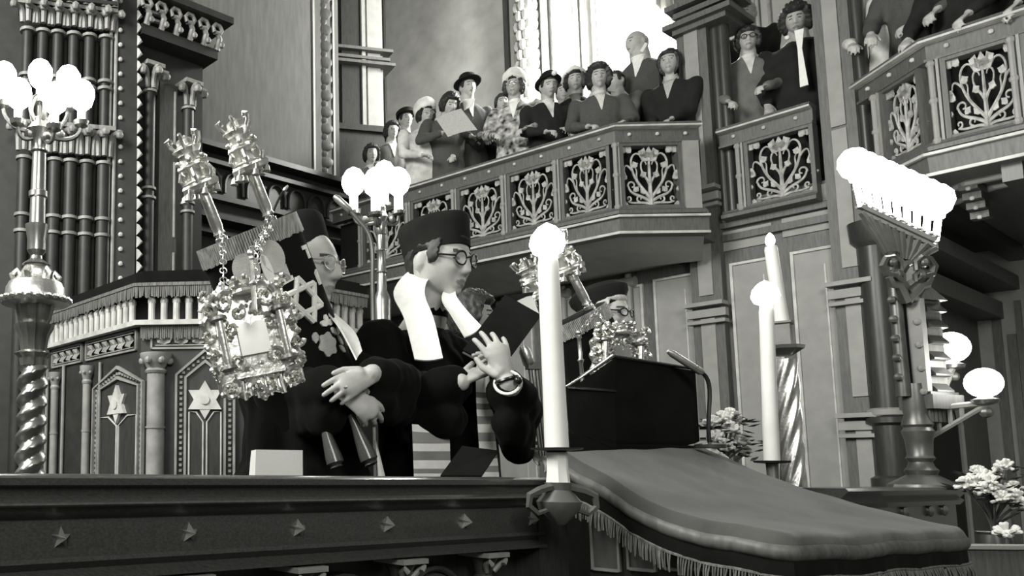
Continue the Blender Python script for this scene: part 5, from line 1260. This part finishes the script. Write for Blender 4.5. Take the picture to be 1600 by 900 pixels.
def scroll(T, label, H=.66, rx=.175, ry=.105, art=True, wood=True, fz=0):
    t = thing('torah_scroll', T.translation, label, 'scroll', 'dressed scrolls held by the officiants')
    q = MB()
    q.loft([[T @ Vector((rx * k_ * cos(a), ry * k_ * sin(a), z)) for a in [2 * pi * j / 40 for j in range(40)]] for z, k_ in ((0, .93), (-.004, 1), (-.1, 1.0), (-.3, 1.01), (-H, 1.05))]); q.build('mantle', 'velvet', t, 40)
    q = MB(); n = 130
    for j in range(n):
        a0, a1 = 2 * pi * j / n, 2 * pi * (j + .72) / n; e = -.062 + random.uniform(-.003, .003)
        P = [Vector((rx * f * cos(a), ry * f * sin(a), z)) for z, f in ((e, 1.045), (.002, 1.03)) for a, f in ((a0, f), (a1, f), (a1, f - .02), (a0, f - .02))]
        q.hexa([T @ p for p in P])
    q.build('fringe_band', 'fringe', t, 0)
    for sg in (-1, 1):
        P = T @ Matrix.Translation((sg * .09, 0, 0)); q = MB(); q.lathe([(.02, -.02), (.02, .012), (.014, .016), (.014, .03)], P, 14); q.build('roller_stub', 'silver', t); finial(P, t, .03 + (fz if sg < 0 else 0))
        if wood:
            q = MB(); q.lathe([(.014, -H + .04), (.016, -H - .01), (.013, -H - .03), (.021, -H - .11), (.023, -H - .14), (.016, -H - .155), (.018, -H - .165), (.0, -H - .17)], P, 16); q.build('wooden_handle', 'rail', t)
    def S(u, z, o=.004):                                   # point on the mantle front: u = angle
        return T @ Vector(((rx + o) * 1.01 * sin(u), -(ry + o) * 1.01 * cos(u), z))
    if art:
        ER = lambda name, m, polys: None
        def emb(name, m, loops):
            q = MB()
            for L in loops: q.prism([S(u, z, .0) for u, z in L], [S(u, z, .006) for u, z in L])
            return q.build(name, m, t, 0)
        def circ(u0, z0, ru, rz, n=20): return [(u0 + ru * cos(2 * pi * k / n), z0 + rz * sin(2 * pi * k / n)) for k in range(n)]
        emb('embroidered_crown', 'embro_grey', [circ(-.50, -.105, .26, .05), circ(.04, -.10, .22, .052), [(-.4, -.135), (.22, -.135), (.22, -.18), (-.38, -.185)]])
        emb('embroidered_crown', 'embroidery', [[(-.2, -.182), (.26, -.175), (.26, -.19), (-.2, -.197)], circ(-.14, -.13, .09, .05)])
        q = MB(); u0, z0, ru, rz = .34, -.262, .40, .074
        for up in (0, 1):
            P = [(u0 + ru * cos(pi / 2 + up * pi + k * 2 * pi / 3), z0 + rz * sin(pi / 2 + up * pi + k * 2 * pi / 3)) for k in range(3)]
            for i in range(3):
                a, b = P[i], P[(i + 1) % 3]; pts = [S(lerp(a[0], b[0], j / 5), lerp(a[1], b[1], j / 5), .004 + .001 * up) for j in range(6)]
                q.tube(pts, .0095, 6)
        q.build('embroidered_star', 'embroidery', t)
        q = MB(); random.seed(9)
        def petal(u, z, a, l, w): 
            return [(u + (cos(a) * x * l - sin(a) * y * w) / rx, z + sin(a) * x * l + cos(a) * y * w) for x, y in ((0, 0), (.3, .8), (.7, 1), (1, .3), (1, -.3), (.7, -1), (.3, -.8))]
        emb('embroidered_flower', 'embro_grey', [petal(.48, -.42, a, .040, .016) for a in [k * 2 * pi / 6 for k in range(6)]] + [petal(.22, -.40, 1.2, .035, .012)])
        emb('embroidered_flower', 'embroidery', [petal(.66, -.365, a, .034, .010) for a in (.2, 1.4, 2.6)] + [petal(.86, -.41, a, .038, .010) for a in (.6, 2.2, -1.2)] + [petal(.78, -.44, -.9, .038, .010)])
        emb('embroidered_letter', 'embroidery', [[(.78, -.105), (.95, -.105), (.95, -.15), (.90, -.15), (.90, -.118), (.78, -.118)], [(.9, -.2), (1.02, -.19), (1.0, -.24), (.92, -.24)]])
    return t, S
TL = Matrix.Translation(at(386, 362, 2.55)) @ Matrix.Rotation(radians(-23), 4, 'Y') @ Matrix.Rotation(radians(13), 4, 'X') @ Matrix.Rotation(radians(14), 4, 'Z')
random.seed(21)
sc1, S1 = scroll(TL, 'black velvet scroll mantle with white star, silver fringe and two towering silver finials', H=.62, ry=.09, wood=False)
for _a, _b in ((at(503, 655, 2.47), at(527, 733, 2.44)), (at(548, 648, 2.45), at(581, 728, 2.42))):
    q = MB(); q.tube([_a, _a.lerp(_b, .3), _a.lerp(_b, .75), _a.lerp(_b, .88), _a.lerp(_b, .93), _a.lerp(_b, .97), _b], [.011, .015, .025, .026, .016, .02, .008], 16); q.build('wooden_handle', 'rail', sc1)
TB = Matrix.Translation(at(394, 530, 2.22)) @ Matrix.Rotation(radians(-12), 4, 'Y') @ Matrix.Rotation(radians(4), 4, 'Z')
bp1 = breastplate(TB, 'breastplate', 'large embossed silver breastplate hanging by chains over the star-embroidered scroll', .25, .31)
chain(TL @ Vector((-.09, -.03, .03)), TB @ Vector((-.05, -.02, .15)), bp1, k=13); chain(TL @ Vector((.09, -.02, .03)), TB @ Vector((.03, -.02, .16)), bp1, k=15)
def yad(p, q_, label, top):
    t = thing('pointer', q_, label, 'pointer', 'silver pointers'); d = (q_ - p); m = MB(); m.tube([p, p.lerp(q_, .1), p.lerp(q_, .12), p.lerp(q_, .5), p.lerp(q_, .54), p.lerp(q_, .58), q_], [.008, .009, .0065, .007, .012, .007, .007], 10); m.ball(tuple(p), .012, 10); m.build('rod', 'silver', t)
    chain(top, p, t, k=9)
yad(at(392, 396, 2.1), at(398, 484, 2.1), 'smooth silver pointer hanging in front of the large chained breastplate', TL @ Vector((.02, -.13, -.01)))
TR = Matrix.Translation(at(896, 496, 3.4)) @ Matrix.Rotation(radians(-27), 4, 'Y') @ Matrix.Rotation(radians(4), 4, 'X') @ Matrix.Rotation(radians(12), 4, 'Z')
sc2, S2 = scroll(TR, 'fringed black scroll mantle half hidden behind the lectern and thick candle', H=.55, rx=.15, ry=.1, art=False, wood=False, fz=-.035)
TB2 = Matrix.Translation(at(965, 562, 3.26)) @ Matrix.Rotation(radians(4), 4, 'Y') @ Matrix.Rotation(radians(14), 4, 'Z')
bp2 = breastplate(TB2, 'breastplate', 'silver breastplate showing above the black lectern top', .25, .27)
chain(TR @ Vector((.09, -.02, .02)), TB2 @ Vector((-.06, -.02, .12)), bp2, k=13)
yad(at(904, 520, 3.16), at(910, 600, 3.16), 'slim silver pointer hanging between the thick candle and the lectern', TR @ Vector((.03, -.12, .0)))

# ---------------------------------------------------------------- three officiants
PF = .82
# cantor with open book
hp = at(686, 411, 2.9)
arN = (at(628, 624, 2.74), at(718, 598, 2.52)); arF = (at(812, 648, 2.66), at(794, 600, 2.45))
can, Tc, shc, Rc, Fc = person(hp, 37, PF, 'black-robed person with a white prayer shawl and round glasses reading an open book', 'robe', 'short', 'mitre', 'felt', glass='thick', tyaw=30, pitch=8, s=1.12, wide=1.1, jaw=.10, hs=.92, fat=1.12, drape=1.35, vox=.0042, arms=(arN, arF), robe=True, build=1.12, skirt=.92,
    hand_dir=(at(762, 578, 2.54) - at(718, 598, 2.52), at(777, 552, 2.45) - at(793, 598, 2.44)), palms=((-.1, -.15, 1.0), (-.1, 1, .15), (-1, 1)), hcurl=((.8, 1.0, .8), (.14, .25, .2)), hspread=.2, fold=.02, cvox=.012, sleeve=.068)
Q = lambda x, y, Y: at(x, y, Y)
ribbon('prayer_shawl', ['white', 'stripe'], can, [Q(668, 428, 2.98), Q(642, 424, 2.93), Q(615, 458, 2.80), Q(632, 500, 2.68), Q(648, 563, 2.58)], [Q(682, 438, 2.96), Q(668, 440, 2.84), Q(664, 464, 2.74), Q(678, 500, 2.64), Q(692, 561, 2.56)])
ribbon('prayer_shawl', ['white', 'stripe'], can, [Q(706, 440, 2.99), Q(690, 466, 2.80), Q(704, 492, 2.70), Q(726, 528, 2.62)], [Q(716, 446, 2.98), Q(712, 462, 2.80), Q(728, 486, 2.72), Q(752, 512, 2.66)])
st = lambda f: 1 if (.25 < f < .52) or (.62 < f < .74) or (.84 < f < .92) else 0
ribbon('prayer_shawl', ['white', 'stripe'], can, [Q(644, 664, 2.62), Q(645, 690, 2.60), Q(647, 745, 2.60)], [Q(704, 664, 2.58), Q(703, 690, 2.56), Q(705, 745, 2.56)], bands=st, sub=14)
ribbon('prayer_shawl', ['white', 'stripe'], can, [Q(744, 575, 2.62), Q(745, 640, 2.6), Q(752, 745, 2.6)], [Q(763, 575, 2.60), Q(770, 640, 2.58), Q(780, 745, 2.58)], bands=lambda f: 1 if f > .3 and (f * 9) % 1 < .5 else 0, sub=18)
q = MB(); w = at(794, 600, 2.45); dd = (at(794, 600, 2.45) - at(812, 648, 2.66)).normalized()
ca_ = dd.orthogonal().normalized(); cb_ = dd.cross(ca_)
for h_ in (-.006, .002, .010): q.tube([w + dd * h_ + (ca_ * cos(a_) + cb_ * sin(a_)) * .036 for a_ in [2 * pi * k / 24 for k in range(25)]], .005, 6); q.build('shirt_cuff', 'white', can)
q = MB(); hd_ = (at(777, 552, 2.45) - at(793, 598, 2.44)).normalized(); ca_ = hd_.orthogonal().normalized(); cb_ = hd_.cross(ca_); wc_ = w + hd_ * .012
q.tube([wc_ + (ca_ * cos(a_) + cb_ * sin(a_)) * .0315 for a_ in [2 * pi * k / 24 for k in range(25)]], .006, 6); q.ball(tuple(w + dd * .02 + Vector((.022, -.024, 0))), .012, 10); q.build('wristwatch', 'rim', can)
q = MB(); q.ball(tuple(at(759, 570, 2.54)), .006, 8); q.build('ring', 'silver', can)
q = MB(); q.lathe([(.064, -.17), (.062, -.15), (.061, -.128)], Tc @ Matrix.Translation((0, .026, .0)), 20); q.build('robe_collar', 'robe', can)
# the open book in the cantor's hands
t = thing('book', at(784, 520, 2.55), 'large open black book held up in the hands of the reader', 'book', 'black prayer books')
q = MB(); P = [Q(788, 462, 2.72), Q(845, 494, 2.70), Q(782, 580, 2.56), Q(722, 548, 2.58)]; nn = (P[1] - P[0]).cross(P[3] - P[0]).normalized()
if nn.y > 0: nn = -nn
q.prism([p for p in P], [p + nn * .006 for p in P]); q.build('cover', 'leather', t, 0)
q = MB(); ins = [P[0].lerp(P[2], .03), P[1].lerp(P[3], .03), P[2].lerp(P[0], .03), P[3].lerp(P[1], .03)]; q.prism([p - nn * .001 for p in ins], [p - nn * .018 for p in ins]); q.build('page_block', 'paper', t, 0)
P2 = [P[0], P[3], P[3] + Vector((.07, .16, .03)), P[0] + Vector((.085, .15, .03))]
P2 = [Q(790, 464, 2.73), Q(724, 548, 2.59), Q(778, 556, 2.82), Q(832, 458, 2.88)]
q = MB(); q.prism(P2, [p + Vector((.004, -.005, .004)) for p in P2]); q.build('cover', 'leather', t, 0)
q = MB(); P3 = [Q(808, 470, 2.75), Q(843, 492, 2.73), Q(832, 462, 2.84), Q(824, 463, 2.82)]; q.prism(P3, [p - nn * .004 for p in P3]); q.build('page_block', 'paper', t, 0)
# scroll bearer at left
hp = at(480, 421, 2.74)
rab, Tb, shb, Rb, Fb = person(hp, 46, PF, 'elderly person in black robe and glasses clasping the star-embroidered scroll', 'robe', 'bald', 'mitre_back', 'felt', 'hair', glass='thin', tyaw=34, pitch=4, s=1.12, hs=.92, fat=1.08, jaw=.2, vox=.0042, nose=1.3, arms=((at(440, 618, 2.70), at(530, 606, 2.42)), (at(634, 606, 2.66), at(582, 584, 2.42))), robe=True, skirt=1.3, build=1.1,
    hand_dir=(at(566, 632, 2.41) - at(530, 606, 2.42), at(534, 606, 2.36) - at(582, 584, 2.42)), palms=((-.2, 1, -.1), (.1, 1, -.2), (1, -1)), hcurl=((.3, .5, .4), (.18, .35, .3)), hspread=.08, fold=.02, cvox=.012, sleeve=.066)
ribbon('shawl_edge', ['white'], rab, [Q(507, 486, 2.62), Q(530, 514, 2.55), Q(556, 563, 2.50)], [Q(522, 492, 2.66), Q(552, 520, 2.60), Q(564, 550, 2.54)])
ribbon('shawl_corner', ['white'], rab, [Q(585, 688, 2.6), Q(588, 715, 2.6), Q(590, 752, 2.6)], [Q(587, 688, 2.6), Q(594, 715, 2.6), Q(603, 752, 2.6)])
ribbon('shawl_edge', ['white'], rab, [Q(466, 414, 2.62), Q(478, 430, 2.60), Q(496, 468, 2.58)], [Q(474, 418, 2.63), Q(487, 436, 2.61), Q(501, 478, 2.59)])
q = MB(); q.ball(tuple(at(540, 605, 2.315)), .006, 8); q.build('ring', 'silver', rab)
# right officiant
hp = at(946, 492, 3.78)
off, To, sho, Ro, Fo = person(hp, 34, PF, 'person in a round black cap and dark-rimmed glasses behind the black lectern', 'robe', 'short', 'cap', 'felt', 'greyhair', glass='square', tyaw=34, pitch=6, s=1.0, vox=.0045, robe=True, hands=((.1, .3, -.3), (.1, .3, -.3)), cvox=.014)
# figure half hidden behind the cantor
person(at(738, 497, 4.1), 60, PF, 'dark-haired person mostly hidden between the reader and the open book', 'coat_black', 'curly', s=1.0, vox=.007)
# ---------------------------------------------------------------- crowd in the galleries
GF = ZT - .95
def gp(F, x, y, d, *a, **k):
    s, z = F.hit(x, y, -d); p = F.p(s, z, -d); ap = math.degrees(atan2(p.x, p.y)); k['yaw'] = k.get('yaw', 0) - ap
    if 'tyaw' in k: k['tyaw'] -= ap
    k['build'] = k.get('build', 1) * 1.16
    return person(p, k.pop('yaw'), GF, *a, group='crowd in the galleries', vox=.0085, cvox=.018, **k)
RAILH = ((.06, .34, -.36), (.06, .34, -.36))
gp(F1, 580, 242, .4, 'bareheaded person at the end of the gallery crowd, just above the candelabrum bulbs', 'coat_mid', 'curly', yaw=15, hands=RAILH, s=.95, vee='white')
gp(F1, 612, 206, .7, 'dark-curled person in glasses between the bareheaded end figure and the flat black hat', 'coat_mid', 'curly', glass='thin', yaw=20, hands=RAILH, s=.95, vee='white')
gp(F1, 634, 188, 1.15, 'person in a flat black hat beside the white bonnet', 'coat_black', 'short', 'pill', 'felt', yaw=25, vee='white')
gp(F1, 665, 180, .34, 'person in pale coat and white bonnet with glasses leaning over the gallery rail', 'coat_white', 'curly', 'dome', 'hat_white', glass='thin', yaw=25, hands=RAILH, s=1.0, build=1.15, pitch=8)
e = gp(F1, 702, 164, .42, 'dark-haired person bending over a newspaper in the gallery', 'coat_grey', 'curly', yaw=30, pitch=25, hands=((-.02, .34, -.24), (-.02, .34, -.24)), s=1.0, vee='coat_white')
gp(F1, 731, 138, .8, 'person in a black brimmed hat, pale shirt and grey suit standing behind the newspaper', 'coat_grey', 'short', 'fedora', 'felt', yaw=25, build=1.1, s=1.05, vee='white')
gp(F1, 785, 162, 1.0, 'small dark-haired person peeking behind the patterned blouse', 'coat_black', 'bun', yaw=10, s=.9, vee='white')
gp(F1, 803, 136, .34, 'person in a tall white hat and patterned blouse with dark gloves', 'coat_print', 'curly', 'dome', 'hat_white', glass='thin', yaw=-10, hands=RAILH, s=1.0, vee='white')
gp(F1, 857, 136, .36, 'person in a black hat with a white flower, dark coat', 'coat_black', 'short', 'turban', 'felt', yaw=20, pitch=10, hands=RAILH, s=.98, vee='coat_white')
gp(F1, 880, 146, 1.2, 'bareheaded person peering between the black hat and the pale turban', 'coat_black', 'short', yaw=5, s=.92)
gp(F1, 898, 128, .72, 'person in a pale turban and black coat with a white brooch', 'coat_black', 'curly', 'turban', 'hat_white', yaw=5, hands=RAILH, s=1.0, build=1.15, vee='coat_mid')
gp(F1, 935, 122, .36, 'person with big rounded dark hair and grey coat in the gallery', 'coat_grey', 'afro', yaw=8, hands=RAILH, s=.98, vee='coat_white')
gp(F1b, 962, 128, .9, 'person in a white collar half hidden behind the tall bald figure', 'coat_mid', 'short', yaw=-40, s=.95)
gp(F1b, 995, 68, 1.05, 'tall bald person in grey suit in profile before the bright window', 'coat_grey', 'bald', hairm='greyhair', yaw=-52, tyaw=-20, hands=((.06, .3, -.4), (.1, .1, -.5)), s=1.12, build=1.3, lean=(.2, 0), vee='white')
gp(F1b, 1046, 99, .42, 'long-haired person in a black coat resting both hands on the gallery rail', 'coat_black', 'long', yaw=-8, tyaw=-14, hands=((.10, .32, -.40), (.12, .32, -.40)), s=1.04, build=.92, out=.15, vee='skin')
gp(F2, 1166, 22, 1.0, 'pale-faced person at the back of the short balcony', 'coat_black', 'short', hairm='greyhair', yaw=-15, s=1.0)
gp(F2, 1168, 64, .36, 'person in glasses and grey dress leaning on the short balcony rail', 'coat_mid', 'curly', glass='thick', yaw=5, hands=((.0, .3, -.42), (.12, .34, -.36)), s=.98, vee='coat_white')
r_ = gp(F2, 1244, 32, .42, 'bushy-haired person in black coat with a long pale scarf on the short balcony', 'coat_black', 'afro', yaw=-5, pitch=14, hands=((.02, .25, -.5), (.02, .25, -.5)), s=1.08, build=1.15)
gp(F3, 1392, -55, .32, 'pale-shirted figure leaning hands on the high rail, head out of view', 'coat_white', 'short', yaw=-20, hands=((.02, .3, -.40), (.02, .3, -.40)), s=1.05)
gp(F3, 1428, -78, .34, 'grey-suited figure with one hand over the high rail, beside the pale shirt', 'coat_grey', 'short', yaw=-20, hands=((.02, .34, -.42), (.0, .34, -.42)), s=1.05)
gp(F3b, 1496, -92, .34, 'black-clad figure gripping the high rail above the largest vine panel', 'coat_black', 'short', yaw=-30, hands=((.02, .32, -.44), (.02, .32, -.44)), s=1.05)
gp(F3b, 1572, -112, .36, 'black-clad figure at the end of the high rail, beyond the gripping one', 'coat_black', 'short', yaw=-30, hands=((.02, .32, -.44), (.02, .32, -.44)), s=1.05)
# small marks of dress
def pin(owner, F, x, y, d, r, m='white', nm='brooch'):
    s, z = F.hit(x, y, -d); q = MB(); q.ball(tuple(F.p(s, z, -d)), r, 10); q.build(nm, m, owner[0] if isinstance(owner, tuple) else owner)
people = {o['label']: o for o in bpy.data.objects if o.get('category') == 'person'}
def who(k): return next(o for l, o in people.items() if k in l)
def FP(F, x, y, d): s, z = F.hit(x, y, -d); return F.p(s, z, -d)
pin(who('white flower'), F1, 866, 114, .26, .026, nm='hat_flower')
pin(who('white brooch'), F1, 911, 166, .53, .02)
w_ = who('long pale scarf'); patch('scarf', 'white', w_, [FP(F2, 1241, 48, .24), FP(F2, 1256, 44, .24), FP(F2, 1253, 75, .20), FP(F2, 1263, 132, .17), FP(F2, 1250, 136, .17), FP(F2, 1246, 76, .20)], .01)
pin(w_, F2, 1230, 59, .2, .02)
w_ = who('black brimmed hat'); patch('shirt_collar', 'white', w_, [FP(F1, 723, 157, .62), FP(F1, 742, 154, .62), FP(F1, 737, 166, .6), FP(F1, 725, 172, .6)], .008)
w_ = who('white collar half'); patch('shirt_collar', 'white', w_, [FP(F1b, 949, 124, .72), FP(F1b, 962, 130, .72), FP(F1b, 962, 144, .72), FP(F1b, 950, 142, .72)], .01)
w_ = who('tall bald'); patch('shirt_collar', 'white', w_, [FP(F1b, 1000, 80, .42), FP(F1b, 1008, 66, .42), FP(F1b, 1012, 68, .42), FP(F1b, 1004, 82, .42)], .01)
# newspaper held over the rail
q = MB(); P = [FP(F1, 681, 186, .08), FP(F1, 721, 170, .12), FP(F1, 746, 203, .06), FP(F1, 700, 214, .02)]
n_ = 8; vs = [P[0].lerp(P[1], i / n_).lerp(P[3].lerp(P[2], i / n_), j / n_) + UP * .015 * sin(pi * i / n_) for j in range(n_ + 1) for i in range(n_ + 1)]
q.add(vs, [(j * (n_ + 1) + i, j * (n_ + 1) + i + 1, (j + 1) * (n_ + 1) + i + 1, (j + 1) * (n_ + 1) + i) for j in range(n_) for i in range(n_)])
q.add([v + Vector((0, .004, .004)) for v in vs], [(j * (n_ + 1) + i, (j + 1) * (n_ + 1) + i, (j + 1) * (n_ + 1) + i + 1, j * (n_ + 1) + i + 1) for j in range(n_) for i in range(n_)])
q.build('newspaper', 'news', None, 60, 'open newspaper held above the gallery rail by the bent reader', cat='newspaper')

# ---- small things on the platform rail
t = thing('book', RF.p(sw(RF, 730, 740), ztp, -.08), 'closed black book lying tilted on the long star-studded rail', 'book', 'black prayer books')
q = MB(); P = [at(688, 746, 2.12), at(752, 746, 2.28), at(778, 707, 2.42), at(722, 700, 2.26)]
up = Vector((0, -.002, .006))
q.prism(P, [p + up for p in P]); q.build('cover', 'leather', t, 0)
dn = -UP * .018 + Vector((-.012, .01, 0)); ins = [p.lerp(sum(P, Vector()) / 4, .03) for p in P]
q = MB(); q.prism([p + dn for p in ins], [p for p in ins]); q.build('page_block', 'paper', t, 0)
q = MB(); q.prism([p + dn - up for p in P], [p + dn for p in P]); q.build('cover', 'leather', t, 0)
bw = Frame(at(437, 738, 2.35).xy, (1, .1)); q = MB(); a, b = sw(bw, 400, 720), sw(bw, 473, 720); z1, z0 = zw(bw, 437, 703), 1.55
q.hexa([bw.p(a - .004, z0, 0), bw.p(b, z0, 0), bw.p(b, z0, -.12), bw.p(a, z0, -.12), bw.p(a, z1, 0), bw.p(b, z1, 0), bw.p(b, z1, -.12), bw.p(a + .01, z1, -.12)])
o = q.build('paper_box', 'paper', None, 0, 'small white box standing behind the rail below the silver breastplate', cat='box')
